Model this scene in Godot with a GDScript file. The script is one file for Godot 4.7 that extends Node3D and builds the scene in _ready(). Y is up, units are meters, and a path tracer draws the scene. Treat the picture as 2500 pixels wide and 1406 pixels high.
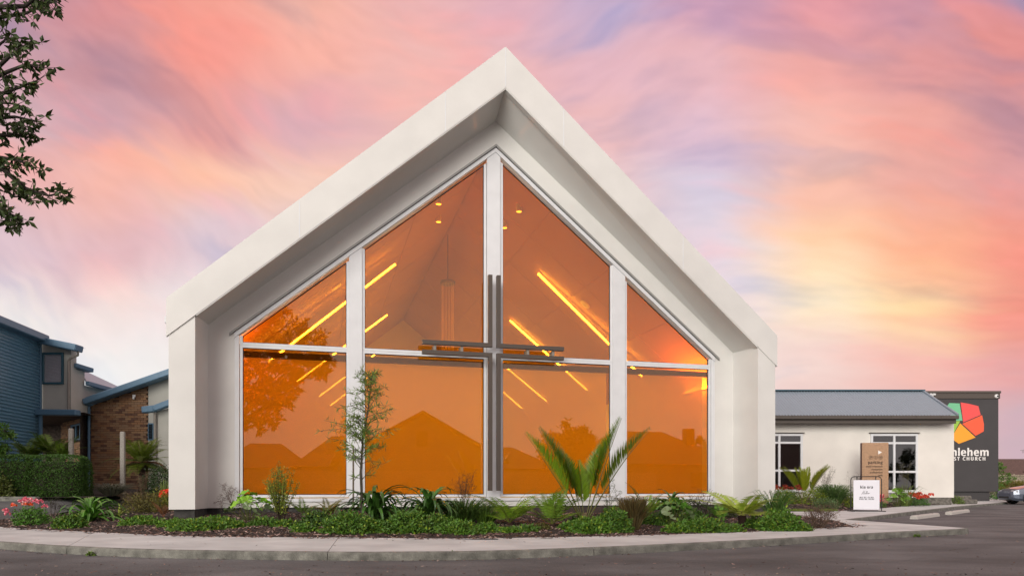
extends Node3D

const F := 1767.0      # focal length of the photograph, in its pixels
const EYE := 0.85      # height of the camera above the road
var taken := {}
var M := {}
var rng := RandomNumberGenerator.new()
var NEAR := PackedVector2Array([Vector2(-13, 16.5), Vector2(-9.77, 13.8), Vector2(-7.03, 12.16), Vector2(-4.71, 11.09), Vector2(-2.61, 10.86), Vector2(-0.9, 10.64), Vector2(0.31, 10.86), Vector2(1.59, 11.23), Vector2(3.81, 12.16), Vector2(6.6, 13.88)])
var church: Node3D
var bumps := FastNoiseLite.new()

# ---------------------------------------------------------------- mesh builder
class MB:
	var v := PackedVector3Array()
	var n := PackedVector3Array()
	var c := PackedColorArray()
	var col := Color.WHITE
	var t := Transform3D.IDENTITY
	func tri(a: Vector3, b: Vector3, d: Vector3) -> void:      # counter-clockwise seen from the front
		a = t * a; b = t * b; d = t * d
		var m := (b - a).cross(d - a).normalized()
		v.append(a); v.append(d); v.append(b)
		n.append(m); n.append(m); n.append(m)
		c.append(col); c.append(col); c.append(col)
	func trin(a: Vector3, b: Vector3, d: Vector3, na: Vector3, nb: Vector3, nd: Vector3) -> void:
		v.append(t * a); v.append(t * d); v.append(t * b)
		n.append((t.basis * na).normalized()); n.append((t.basis * nd).normalized()); n.append((t.basis * nb).normalized())
		c.append(col); c.append(col); c.append(col)
	func quad(a: Vector3, b: Vector3, d: Vector3, e: Vector3) -> void:
		tri(a, b, d); tri(a, d, e)
	func quad_out(a: Vector3, b: Vector3, d: Vector3, e: Vector3, out: Vector3) -> void:
		if (b - a).cross(d - a).dot(out) < 0: quad(a, e, d, b)
		else: quad(a, b, d, e)
	func tri_out(a: Vector3, b: Vector3, d: Vector3, out: Vector3) -> void:
		if (b - a).cross(d - a).dot(out) < 0: tri(a, d, b)
		else: tri(a, b, d)
	func box(ctr: Vector3, size: Vector3, ch := 0.0) -> void:
		var h := size / 2
		ch = minf(ch, minf(h.x, minf(h.y, h.z)) * 0.9)
		var pt := func(s: Vector3, k: int) -> Vector3:
			var p := Vector3(s.x * (h.x - (0.0 if k == 0 else ch)), s.y * (h.y - (0.0 if k == 1 else ch)), s.z * (h.z - (0.0 if k == 2 else ch)))
			return ctr + p
		for k in 3:
			var a := (k + 1) % 3
			var b := (k + 2) % 3
			for s in [-1.0, 1.0]:
				var q := []
				for uv in [[-1, -1], [1, -1], [1, 1], [-1, 1]]:
					var sv := Vector3.ZERO
					sv[k] = s; sv[a] = uv[0]; sv[b] = uv[1]
					q.append(pt.call(sv, k))
				var o := Vector3.ZERO
				o[k] = s
				quad_out(q[0], q[1], q[2], q[3], o)
			if ch > 0:
				for sa in [-1.0, 1.0]:
					for sb in [-1.0, 1.0]:
						var s0 := Vector3.ZERO
						s0[a] = sa; s0[b] = sb; s0[k] = -1
						var s1 := s0
						s1[k] = 1
						quad_out(pt.call(s0, a), pt.call(s1, a), pt.call(s1, b), pt.call(s0, b), Vector3(s0.x, s0.y, s0.z) + s1)
		if ch > 0:
			for x in [-1.0, 1.0]:
				for y in [-1.0, 1.0]:
					for z in [-1.0, 1.0]:
						var s := Vector3(x, y, z)
						tri_out(pt.call(s, 0), pt.call(s, 1), pt.call(s, 2), s)
	func prism(poly: PackedVector2Array, z0: float, z1: float) -> void:   # polygon in x, y drawn out along z
		var ix := Geometry2D.triangulate_polygon(poly)
		for i in range(0, ix.size(), 3):
			var a := poly[ix[i]]; var b := poly[ix[i + 1]]; var d := poly[ix[i + 2]]
			tri_out(Vector3(a.x, a.y, z1), Vector3(b.x, b.y, z1), Vector3(d.x, d.y, z1), Vector3(0, 0, z1 - z0))
			tri_out(Vector3(a.x, a.y, z0), Vector3(b.x, b.y, z0), Vector3(d.x, d.y, z0), Vector3(0, 0, z0 - z1))
		var cw := 1.0 if Geometry2D.is_polygon_clockwise(poly) else -1.0
		for i in poly.size():
			var a := poly[i]; var b := poly[(i + 1) % poly.size()]
			var e := b - a
			quad_out(Vector3(a.x, a.y, z0), Vector3(b.x, b.y, z0), Vector3(b.x, b.y, z1), Vector3(a.x, a.y, z1), Vector3(-e.y, e.x, 0) * cw)
	func slab(poly: PackedVector2Array, y0: float, y1: float) -> void:    # polygon in x and depth (-z), drawn out upwards
		var keep := t
		t = t * Transform3D(Basis(Vector3(1, 0, 0), Vector3(0, 0, -1), Vector3(0, 1, 0)), Vector3.ZERO)
		prism(poly, y0, y1)
		t = keep
	func tube(p: PackedVector3Array, r: PackedFloat32Array, sides := 6, caps := true) -> void:
		var rings := []
		var nrm := []
		var up := Vector3.UP
		for i in p.size():
			var d := (p[mini(i + 1, p.size() - 1)] - p[maxi(i - 1, 0)]).normalized()
			if absf(d.dot(up)) > 0.95: up = Vector3(0.9, 0.1, 0.4)
			var x := up.cross(d).normalized()
			var y := d.cross(x)
			up = y
			var ring := PackedVector3Array(); var nn := PackedVector3Array()
			for k in sides:
				var a := TAU * k / sides
				var o := x * cos(a) + y * sin(a)
				ring.append(p[i] + o * r[i]); nn.append(o)
			rings.append(ring); nrm.append(nn)
		for i in p.size() - 1:
			for k in sides:
				var q := (k + 1) % sides
				trin(rings[i][k], rings[i][q], rings[i + 1][q], nrm[i][k], nrm[i][q], nrm[i + 1][q])
				trin(rings[i][k], rings[i + 1][q], rings[i + 1][k], nrm[i][k], nrm[i + 1][q], nrm[i + 1][k])
		if caps:
			for k in range(1, sides - 1):
				tri_out(rings[0][0], rings[0][k], rings[0][k + 1], p[0] - p[1])
				var l := p.size() - 1
				tri_out(rings[l][0], rings[l][k], rings[l][k + 1], p[l] - p[l - 1])
	func lathe(prof: PackedVector2Array, sides := 16) -> void:            # (radius, height) pairs from bottom to top
		for i in prof.size() - 1:
			var e := prof[i + 1] - prof[i]
			var nv := Vector2(e.y, -e.x).normalized()
			for k in sides:
				var a0 := TAU * k / sides; var a1 := TAU * (k + 1) / sides
				var d0 := Vector3(cos(a0), 0, -sin(a0)); var d1 := Vector3(cos(a1), 0, -sin(a1))
				var up := Vector3.UP
				var A := d0 * prof[i].x + up * prof[i].y; var B := d1 * prof[i].x + up * prof[i].y
				var C := d1 * prof[i + 1].x + up * prof[i + 1].y; var D := d0 * prof[i + 1].x + up * prof[i + 1].y
				trin(A, B, C, d0 * nv.x + up * nv.y, d1 * nv.x + up * nv.y, d1 * nv.x + up * nv.y)
				trin(A, C, D, d0 * nv.x + up * nv.y, d1 * nv.x + up * nv.y, d0 * nv.x + up * nv.y)
	func leaf(p: Vector3, dir: Vector3, up: Vector3, l: float, w: float, fold := 0.25) -> void:
		var s := dir.cross(up).normalized()
		var u := s.cross(dir).normalized()
		var m := p + dir * l * 0.48 - u * w * fold
		var a := p + dir * l * 0.45 + s * w * 0.5; var b := p + dir * l * 0.45 - s * w * 0.5
		var e := p + dir * l - u * l * 0.08
		tri(p, a, m); tri(p, m, b); tri(a, e, m); tri(m, e, b)
	func mesh() -> ArrayMesh:
		var arr := []
		arr.resize(Mesh.ARRAY_MAX)
		arr[Mesh.ARRAY_VERTEX] = v; arr[Mesh.ARRAY_NORMAL] = n; arr[Mesh.ARRAY_COLOR] = c
		var m := ArrayMesh.new()
		m.add_surface_from_arrays(Mesh.PRIMITIVE_TRIANGLES, arr)
		return m

# ---------------------------------------------------------------- naming and placing
func numbered(called: String) -> String:
	var k: int = taken.get(called, 0)
	taken[called] = k + 1
	return called if k == 0 else "%s_%03d" % [called, k]

func tag(o: Node, label: String, category := "", group := "", kind := "") -> void:
	if label: o.set_meta("label", label)
	if category: o.set_meta("category", category)
	if group: o.set_meta("group", group)
	if kind: o.set_meta("kind", kind)

func thing(called: String, label: String, category: String, at_ := Vector3.ZERO, turn := 0.0, group := "") -> Node3D:
	var o := Node3D.new()
	o.name = numbered(called)
	add_child(o)
	o.position = at_; o.rotation.y = turn
	tag(o, label, category, group)
	return o

func put(called: String, mesh_: Mesh, mat: Material, parent: Node = null, kind := "") -> MeshInstance3D:
	var o := MeshInstance3D.new()
	o.mesh = mesh_
	o.material_override = mat
	if parent == null:
		o.name = numbered(called); add_child(o)
	else:
		o.name = called; parent.add_child(o, true)
	if kind: o.set_meta("kind", kind)
	return o

func part(called: String, b: MB, mat: Material, parent: Node = null, kind := "") -> MeshInstance3D:
	return put(called, b.mesh(), mat, parent, kind)

func at(px: float, py: float, z: float) -> Vector3:
	return Vector3((px - 1250.0) / F * z, EYE + (1190.0 - py) / F * z, -z)

func bed_h(x: float, z: float) -> float:
	var best := 99.0
	if z > 13.0 and x > 5.0:
		best = minf(Vector2(x, z).distance_to(Geometry2D.get_closest_point_to_segment(Vector2(x, z), NEAR[9], Vector2(7.4, 16.3))), Vector2(x, z).distance_to(Geometry2D.get_closest_point_to_segment(Vector2(x, z), Vector2(7.4, 16.3), Vector2(8.2, 21.0))))
	var q := Vector2(x, z)
	for i in NEAR.size() - 1:
		best = minf(best, q.distance_to(Geometry2D.get_closest_point_to_segment(q, NEAR[i], NEAR[i + 1])))
	return minf(0.085 + 0.045 * best, 0.36)

func gp(px: float, py: float) -> Vector3:       # where the ray through that pixel meets the garden bed
	var h := 0.2
	var p := Vector3.ZERO
	for k in 6:
		var z := (EYE - h) * F / (py - 1190.0)
		p = Vector3((px - 1250.0) / F * z, h, -z)
		h = bed_h(p.x, z)
	return p

func rv(a: float, b: float) -> float:
	return rng.randf_range(a, b)

func rdir() -> Vector3:
	var z := rv(-1, 1); var a := rv(0, TAU); var r := sqrt(1 - z * z)
	return Vector3(r * cos(a), z, r * sin(a))

func vary(c: Color, k: float) -> Color:
	var s := rv(1 - k, 1 + k)
	if c.g > c.r and c.g > c.b: c = Color(c.r * 2.15, c.g * 2.0, c.b * 1.15)      # leaves lean towards yellow
	return Color(c.r * s * rv(1 - k * 0.4, 1 + k * 0.4), c.g * s, c.b * s * rv(1 - k * 0.4, 1 + k * 0.4))

# ---------------------------------------------------------------- materials
func ntex(seed_: int, freq: float, lo: float, hi: float, type := FastNoiseLite.TYPE_SIMPLEX_SMOOTH, oct := 4, size := 512) -> NoiseTexture2D:
	var f := FastNoiseLite.new()
	f.seed = seed_; f.frequency = freq; f.noise_type = type; f.fractal_octaves = oct
	var g := Gradient.new()
	g.set_color(0, Color(lo, lo, lo)); g.set_color(1, Color(hi, hi, hi))
	var t := NoiseTexture2D.new()
	t.width = size; t.height = size; t.seamless = true; t.noise = f; t.color_ramp = g
	return t

func mk(called: String, lin: Color, rough: float, tex: Texture2D = null, scale_ := 1.0, det: Texture2D = null, dscale := 1.0, relief: Texture2D = null, cm := 0.0) -> StandardMaterial3D:
	var m := StandardMaterial3D.new()
	m.resource_name = called
	m.albedo_color = lin.linear_to_srgb()
	m.roughness = rough
	if tex: m.albedo_texture = tex
	m.uv1_triplanar = true; m.uv1_world_triplanar = true; m.uv1_scale = Vector3.ONE * scale_
	if det:
		m.detail_enabled = true; m.detail_blend_mode = BaseMaterial3D.BLEND_MODE_MUL; m.detail_albedo = det
		m.detail_uv_layer = BaseMaterial3D.DETAIL_UV_2; m.uv2_triplanar = true; m.uv2_world_triplanar = true; m.uv2_scale = Vector3.ONE * dscale
	if relief:
		m.heightmap_enabled = true; m.heightmap_texture = relief; m.heightmap_scale = cm      # the path tracer draws it on triplanar materials too
	M[called] = m
	return m

func plain(called: String, lin: Color, rough: float, metallic := 0.0) -> StandardMaterial3D:
	var m := StandardMaterial3D.new()
	m.resource_name = called
	m.albedo_color = lin.linear_to_srgb(); m.roughness = rough; m.metallic = metallic
	M[called] = m
	return m

func tinted(called: String, rough: float, back: Color = Color.BLACK) -> StandardMaterial3D:   # takes its colour from the mesh
	var m := StandardMaterial3D.new()
	m.resource_name = called
	m.vertex_color_use_as_albedo = true; m.roughness = rough
	if back != Color.BLACK:
		m.backlight_enabled = true; m.backlight = back
	m.cull_mode = BaseMaterial3D.CULL_DISABLED
	M[called] = m
	return m

func glow(called: String, c: Color, energy: float) -> StandardMaterial3D:
	var m := plain(called, Color(0.8, 0.8, 0.8), 0.5)
	m.emission_enabled = true; m.emission = c; m.emission_energy_multiplier = energy
	return m

func materials() -> void:
	var soft := ntex(1, 0.012, 0.95, 1.0)
	var fine := ntex(2, 0.18, 0.94, 1.0, FastNoiseLite.TYPE_SIMPLEX_SMOOTH, 3)
	var grit := ntex(3, 0.35, 0.45, 1.0, FastNoiseLite.TYPE_VALUE, 3)
	var blot := ntex(4, 0.02, 0.55, 1.0)
	var stain := ntex(5, 0.03, 0.5, 1.0, FastNoiseLite.TYPE_PERLIN, 5)
	var hgrit := ntex(6, 0.25, 0.0, 1.0, FastNoiseLite.TYPE_VALUE, 3)
	mk("white_cladding", Color(0.8, 0.79, 0.76), 0.55, soft, 0.15, fine, 1.5)
	mk("white_frame", Color(0.76, 0.77, 0.79), 0.35, soft, 0.3)
	mk("shadow_gap", Color(0.3, 0.3, 0.3), 0.6)
	mk("flashing", Color(0.3, 0.3, 0.29), 0.45)
	mk("plinth_concrete", Color(0.19, 0.18, 0.17), 0.9, blot, 0.5, grit, 2.0, hgrit, 0.15)
	mk("bronze", Color(0.085, 0.066, 0.053), 0.5, soft, 0.6)
	mk("interior_paint", Color(0.72, 0.68, 0.62), 0.85)
	mk("ceiling_paint", Color(0.52, 0.34, 0.28), 0.85)
	mk("interior_floor", Color(0.12, 0.1, 0.085), 0.8, soft, 0.5)
	var cloth := plain("blind_cloth", Color(0.8, 0.8, 0.5), 0.9)
	cloth.transparency = BaseMaterial3D.TRANSPARENCY_ALPHA
	cloth.albedo_color.a = 0.7
	cloth.backlight_enabled = true; cloth.backlight = Color(0.9, 0.85, 0.7)
	mk("asphalt", Color(0.33, 0.332, 0.332), 0.88, ntex(7, 0.012, 0.58, 1.0, FastNoiseLite.TYPE_PERLIN, 6), 0.09, grit, 1.3, hgrit, 0.5).uv1_scale = Vector3(0.085, 0.1, 0.13)
	mk("path_concrete", Color(0.7, 0.715, 0.7), 0.85, ntex(8, 0.015, 0.84, 1.0), 0.12, fine, 1.2, hgrit, 0.05)
	mk("kerb_concrete", Color(0.7, 0.69, 0.6), 0.92, stain, 0.35, grit, 2.0, hgrit, 0.3)
	mk("mulch_soil", Color(0.1, 0.06, 0.045), 0.95, blot, 0.8, grit, 2.0, hgrit, 1.5)
	mk("lawn", Color(0.05, 0.075, 0.02), 0.9, blot, 1.0, grit, 3.0)
	mk("grey_render", Color(0.52, 0.52, 0.47), 0.9, soft, 0.25, fine, 2.0)
	mk("blue_steel", Color(0.13, 0.27, 0.38), 0.28, soft, 0.2)
	mk("blue_trim", Color(0.1, 0.2, 0.3), 0.45, soft, 0.4)
	mk("teal_frame", Color(0.03, 0.1, 0.14), 0.4)
	mk("mortar", Color(0.17, 0.12, 0.085), 0.95, blot, 1.0, grit, 3.0)
	mk("timber_post", Color(0.4, 0.37, 0.33), 0.85, ntex(9, 0.05, 0.7, 1.0), 1.0)
	mk("dark_timber", Color(0.012, 0.012, 0.014), 0.8)
	mk("shaded_porch_brown", Color(0.13, 0.095, 0.075), 0.85, blot, 0.6)  # brown darkened to carry the shade inside the porch
	mk("room_paint", Color(0.45, 0.43, 0.4), 0.9)
	mk("grey_roof", Color(0.25, 0.3, 0.35), 0.5, soft, 0.3)
	mk("brown_gutter", Color(0.085, 0.07, 0.06), 0.45)
	mk("charcoal_wall", Color(0.062, 0.058, 0.06), 0.75, soft, 0.2, fine, 1.0)
	mk("cream_wall", Color(0.86, 0.82, 0.76), 0.8, soft, 0.12, fine, 1.0)
	mk("old_concrete", Color(0.5, 0.46, 0.4), 0.9, blot, 0.6, grit, 1.5)
	mk("plywood", Color(0.55, 0.33, 0.19), 0.6, ntex(10, 0.03, 0.72, 1.0, FastNoiseLite.TYPE_SIMPLEX_SMOOTH, 4), 0.9)
	mk("sign_edge", Color(0.1, 0.03, 0.017), 0.6)
	mk("wheel_stop_paint", Color(0.66, 0.63, 0.58), 0.8, ntex(11, 0.04, 0.75, 1.0, FastNoiseLite.TYPE_PERLIN, 4), 1.5)
	mk("line_paint", Color(0.3, 0.28, 0.26), 0.85, stain, 0.8)
	mk("brown_tiles", Color(0.17, 0.1, 0.08), 0.8, blot, 0.5)
	mk("fence_timber", Color(0.42, 0.35, 0.26), 0.9, blot, 0.6)
	mk("bark", Color(0.09, 0.065, 0.05), 0.95, blot, 3.0, grit, 4.0)
	mk("fern_trunk", Color(0.06, 0.026, 0.016), 0.95, grit, 2.0)
	mk("black_metal", Color(0.015, 0.015, 0.016), 0.4)
	mk("stake_wood", Color(0.2, 0.16, 0.11), 0.9, blot, 2.0)
	plain("white_panel", Color(0.76, 0.76, 0.82), 0.45)
	plain("ink", Color(0.012, 0.012, 0.014), 0.6)
	plain("brown_ink", Color(0.035, 0.018, 0.01), 0.6)
	plain("white_paint", Color(0.8, 0.78, 0.75), 0.6)
	plain("white_plastic", Color(0.75, 0.75, 0.74), 0.4)
	plain("dark_lens", Color(0.01, 0.01, 0.012), 0.1)
	plain("logo_green", Color(0.17, 0.5, 0.28), 0.7)
	plain("logo_lime", Color(0.3, 0.52, 0.07), 0.7)
	plain("logo_red", Color(0.8, 0.09, 0.085), 0.7)
	plain("logo_orange_red", Color(0.86, 0.115, 0.05), 0.7)
	plain("logo_amber", Color(0.87, 0.36, 0.03), 0.7)
	plain("grey_pipe", Color(0.25, 0.23, 0.2), 0.5)
	plain("pendant_metal", Color(0.16, 0.15, 0.15), 0.4)
	plain("cord", Color(0.6, 0.45, 0.32), 0.6)
	var gl := plain("window_glass", Color(0.3, 0.34, 0.36), 0.0)
	gl.refraction_enabled = true; gl.refraction_scale = 0.1; gl.albedo_color.a = 0.0; gl.transparency = BaseMaterial3D.TRANSPARENCY_ALPHA
	var ag := plain("car_glass", Color(0.012, 0.016, 0.02), 0.03)
	ag.metallic_specular = 0.75; ag.clearcoat_enabled = true; ag.clearcoat = 1.0; ag.clearcoat_roughness = 0.02
	var cp := plain("clear_pane", Color(0.6, 0.62, 0.65), 0.02)
	cp.transparency = BaseMaterial3D.TRANSPARENCY_ALPHA; cp.albedo_color.a = 0.12
	plain("reflected_sky_tint", Color(0.35, 0.33, 0.36), 0.9)  # sky reflection of the upper window, put into a colour
	var am := plain("amber_glass", Color(1.0, 0.47, 0.026), 0.0)
	am.refraction_enabled = true; am.refraction_scale = 0.085
	am.albedo_color.a = 0.0
	am.transparency = BaseMaterial3D.TRANSPARENCY_ALPHA
	glow("led_glow", Color(1.0, 0.9, 0.78), 46.0)
	glow("cove_glow", Color(1.0, 0.58, 0.3), 20.0)
	glow("downlight_glow", Color(1.0, 0.85, 0.65), 6.0)
	tinted("foliage", 0.55, Color(0.36, 0.45, 0.18))
	tinted("glossy_foliage", 0.35, Color(0.2, 0.28, 0.1))
	tinted("petals", 0.6, Color(0.4, 0.2, 0.2))
	tinted("twigs", 0.9)
	tinted("mixed_paint", 0.8)
	var carp := plain("car_paint", Color(0.12, 0.14, 0.19), 0.3, 0.4)
	carp.clearcoat_enabled = true; carp.clearcoat = 1.0; carp.clearcoat_roughness = 0.05
	plain("tyre_rubber", Color(0.02, 0.02, 0.02), 0.85)
	plain("rim_metal", Color(0.45, 0.43, 0.42), 0.35, 0.7)
	plain("lamp_lens", Color(0.5, 0.5, 0.5), 0.1, 0.3)

# ---------------------------------------------------------------- sky
const SKY_ROWS := [0.0, 150.0, 300.0, 450.0, 600.0, 750.0, 900.0, 1050.0, 1190.0]
const SKY_GRID := [
	[[178, 145, 165], [222, 150, 152], [246, 165, 150], [246, 182, 166], [236, 182, 180], [226, 178, 190], [200, 176, 204], [220, 166, 184], [234, 160, 166], [204, 150, 166], [172, 146, 176]],
	[[200, 164, 176], [206, 150, 156], [248, 158, 146], [250, 180, 165], [242, 186, 180], [236, 184, 186], [230, 184, 194], [234, 184, 190], [240, 170, 164], [226, 156, 156], [200, 142, 152]],
	[[216, 182, 188], [208, 164, 174], [234, 162, 156], [222, 176, 184], [240, 190, 184], [240, 188, 186], [240, 190, 190], [228, 192, 206], [246, 190, 180], [240, 170, 160], [214, 152, 156]],
	[[232, 182, 180], [248, 186, 172], [254, 198, 174], [248, 206, 188], [240, 200, 190], [238, 198, 194], [234, 200, 202], [216, 204, 222], [250, 192, 172], [236, 172, 162], [226, 162, 162]],
	[[226, 198, 206], [230, 188, 192], [226, 202, 210], [236, 208, 208], [236, 206, 206], [236, 206, 206], [232, 208, 214], [228, 212, 224], [255, 210, 178], [254, 178, 146], [246, 158, 140]],
	[[250, 236, 228], [244, 226, 222], [238, 226, 228], [236, 216, 214], [236, 214, 212], [236, 214, 212], [238, 216, 216], [240, 222, 224], [255, 228, 200], [254, 210, 166], [242, 152, 136]],
	[[230, 236, 240], [240, 236, 234], [240, 232, 228], [238, 222, 218], [238, 220, 216], [238, 220, 216], [240, 220, 216], [244, 222, 218], [246, 216, 208], [246, 192, 182], [228, 168, 168]],
	[[236, 226, 222], [240, 226, 220], [240, 224, 218], [240, 220, 214], [238, 216, 210], [238, 214, 208], [238, 212, 206], [238, 208, 202], [236, 202, 196], [230, 192, 188], [206, 180, 190]],
	[[236, 222, 216], [238, 222, 216], [238, 220, 214], [236, 216, 210], [234, 212, 206], [234, 210, 204], [232, 206, 200], [232, 202, 196], [228, 196, 190], [216, 186, 186], [204, 180, 190]]]

func sky_color(px: float, py: float) -> Vector3:
	var gx := clampf(px / 250.0, 0.0, 9.999)
	var gy := clampf(py, 0.0, 1189.9)
	var j := 0
	while j < 7 and gy >= SKY_ROWS[j + 1]: j += 1
	var fy: float = (gy - SKY_ROWS[j]) / (SKY_ROWS[j + 1] - SKY_ROWS[j])
	var i := int(gx)
	var fx := gx - i
	fx = fx * fx * (3 - 2 * fx); fy = fy * fy * (3 - 2 * fy)
	var a: Array = SKY_GRID[j][i]; var b: Array = SKY_GRID[j][i + 1]; var c: Array = SKY_GRID[j + 1][i]; var d: Array = SKY_GRID[j + 1][i + 1]
	return (Vector3(a[0], a[1], a[2]).lerp(Vector3(b[0], b[1], b[2]), fx)).lerp(Vector3(c[0], c[1], c[2]).lerp(Vector3(d[0], d[1], d[2]), fx), fy) / 255.0

func make_sky() -> Image:
	var w := 3072
	var h := 1536
	var im := Image.create(w, h, false, Image.FORMAT_RGB8)
	im.fill(Color8(150, 132, 126))
	var warp := FastNoiseLite.new(); warp.seed = 21; warp.frequency = 1.0; warp.fractal_octaves = 4
	var streak := FastNoiseLite.new(); streak.seed = 33; streak.frequency = 1.0; streak.fractal_octaves = 5
	var wisp := FastNoiseLite.new(); wisp.seed = 47; wisp.frequency = 1.0; wisp.fractal_octaves = 5
	var y := 0
	while y < h / 2 + 8:
		var el := maxf(0.001, (0.5 - (y + 0.5) / h) * PI)
		var x := 0
		while x < w:
			var az := wrapf((x + 0.5) / w * TAU, -PI, PI)
			var near := absf(az) < 0.66 and el < 0.62
			var step := 1 if near else 4
			if not near and y % 4 != 0:
				x += 4
				continue
			# the same weather goes all the way round: azimuth and height are folded back and forth
			var fa := pingpong(az + 0.63 + 7.56, 1.26) - 0.63
			var fe := pingpong(el, 0.595)
			var px := 1250.0 + F * tan(fa)
			var py := 1190.0 - F * tan(fe) / cos(fa)
			py = absf(py)
			# streaks run down to the right on the left, and fan out from low on the right
			var side := clampf(px / 2500.0, 0.0, 1.0)
			var ang := lerpf(0.62, 0.22, smoothstep(0.25, 0.75, side)) + 0.25 * smoothstep(600.0, 1000.0, py) * (0.5 - side)
			var q := Vector2(px, py) * 0.001
			var wv := Vector2(warp.get_noise_2d(q.x * 1.1, q.y * 1.6), warp.get_noise_2d(q.x * 1.1 + 40, q.y * 1.6))
			var r := (q + wv * 0.07).rotated(-ang)
			var s1 := streak.get_noise_2d(r.x * 0.8, r.y * 3.2)
			var s2 := wisp.get_noise_2d(r.x * 2.0 + 9, r.y * 7.5)
			var s3 := wisp.get_noise_2d(r.x * 7.0 + 31, r.y * 26.0)
			var c := sky_color(px + wv.x * 60.0 + s2 * 40.0, py + wv.y * 60.0 + s1 * 60.0 + s2 * 40.0)
			var fade := 1.0 - smoothstep(760.0, 1100.0, py) * 0.8
			# sunlit streaks of high cloud, and the blue grey gaps between them
			var lit := smoothstep(0.02, 0.55, s1 * 0.85 + s2 * 0.38 + s3 * 0.1) * fade
			var gap := smoothstep(0.05, 0.6, -(s1 * 0.9 + s2 * 0.33 + s3 * 0.1) + 0.04) * fade
			c = c.lerp(Vector3(1.0, maxf(c.y - 0.05, 0.6), maxf(c.z - 0.07, 0.54)), lit * 0.5)
			c = c.lerp(Vector3(c.x * 0.8, c.y * 0.9, c.z * 1.0), gap * 0.45)
			c += Vector3.ONE * s3 * 0.02 * fade
			c += (Vector3.ONE - c) * 0.35 * smoothstep(640.0, 1000.0, py) * (1.0 - smoothstep(0.15, 0.62, side))
			c += Vector3(0.03, 0.05, 0.02) * exp(-pow((px - 2080.0) / 330.0, 2.0) - pow((py - 690.0 - (px - 2080.0) * 0.35) / 110.0, 2.0))
			# away from the sunset the sky is paler
			var lum := c.x * 0.3 + c.y * 0.59 + c.z * 0.11
			c = c.lerp(Vector3(lum, lum, lum), 0.5 * smoothstep(0.75, 1.6, absf(az)))
			var cc := Color(clampf(c.x, 0, 1), clampf(c.y, 0, 1), clampf(c.z, 0, 1))
			if step == 1: im.set_pixel(x, y, cc)
			else: im.fill_rect(Rect2i(x, y, 4, 4), cc)
			x += step
		y += 1
	return im

# ---------------------------------------------------------------- camera and light
func view() -> void:
	var cam := Camera3D.new()
	cam.name = "camera"
	cam.projection = Camera3D.PROJECTION_FRUSTUM
	cam.near = 0.1; cam.far = 600.0
	cam.keep_aspect = Camera3D.KEEP_HEIGHT
	cam.size = 0.1 * 1406.0 / F
	cam.frustum_offset = Vector2(0, 0.1 * (1190.0 - 703.0) / F)
	cam.position = Vector3(0, EYE, 0)
	add_child(cam)
	cam.current = true
	var we := WorldEnvironment.new()
	we.name = "world"
	var e := Environment.new()
	e.background_mode = Environment.BG_SKY
	var sky := Sky.new()
	var sm := PanoramaSkyMaterial.new()
	sm.panorama = ImageTexture.create_from_image(make_sky())
	sky.sky_material = sm
	e.sky = sky
	e.tonemap_mode = Environment.TONE_MAPPER_LINEAR
	e.tonemap_exposure = 1.0
	e.sdfgi_enabled = true; e.ssao_enabled = true; e.ssil_enabled = true
	we.environment = e
	add_child(we)
	var sun := DirectionalLight3D.new()
	sun.name = "sun"
	sun.light_color = Color(1.0, 0.985, 0.95)
	sun.light_energy = 0.95
	sun.light_angular_distance = 38.0
	sun.shadow_enabled = true
	add_child(sun)
	sun.look_at_from_position(Vector3(-0.3, 0.27, 0.91), Vector3.ZERO)

func _ready() -> void:
	rng.seed = 7
	bumps.seed = 5; bumps.frequency = 0.8
	view()
	materials()
	ground()
	build_church()
	blue_house()
	brick_house()
	white_hall()
	tower()
	signs()
	far_right()
	neighbours()
	garden()
	left_garden()
	right_garden()
	overhanging_tree()

# ---------------------------------------------------------------- ground, road, paths
func height_field(x0: float, x1: float, z0: float, z1: float, cell: float, h: Callable, keep: Callable) -> MB:
	var b := MB.new()
	var nx := int((x1 - x0) / cell); var nz := int((z1 - z0) / cell)
	var hs := PackedFloat32Array()
	for j in nz + 1:
		for i in nx + 1:
			hs.append(h.call(x0 + i * cell, z0 + j * cell))
	var nrm := func(i: int, j: int) -> Vector3:
		var l := hs[j * (nx + 1) + maxi(i - 1, 0)]; var r := hs[j * (nx + 1) + mini(i + 1, nx)]
		var u := hs[maxi(j - 1, 0) * (nx + 1) + i]; var d := hs[mini(j + 1, nz) * (nx + 1) + i]
		return Vector3((l - r) / (2 * cell), 1, (d - u) / (2 * cell)).normalized()
	for j in nz:
		for i in nx:
			if not keep.call(x0 + (i + 0.5) * cell, z0 + (j + 0.5) * cell): continue
			var A := Vector3(x0 + i * cell, hs[j * (nx + 1) + i], -(z0 + j * cell))
			var B := Vector3(x0 + (i + 1) * cell, hs[j * (nx + 1) + i + 1], -(z0 + j * cell))
			var C := Vector3(x0 + (i + 1) * cell, hs[(j + 1) * (nx + 1) + i + 1], -(z0 + (j + 1) * cell))
			var D := Vector3(x0 + i * cell, hs[(j + 1) * (nx + 1) + i], -(z0 + (j + 1) * cell))
			var na: Vector3 = nrm.call(i, j); var nb: Vector3 = nrm.call(i + 1, j); var nc: Vector3 = nrm.call(i + 1, j + 1); var nd: Vector3 = nrm.call(i, j + 1)
			b.trin(A, B, C, na, nb, nc); b.trin(A, C, D, na, nc, nd)
	return b

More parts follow.
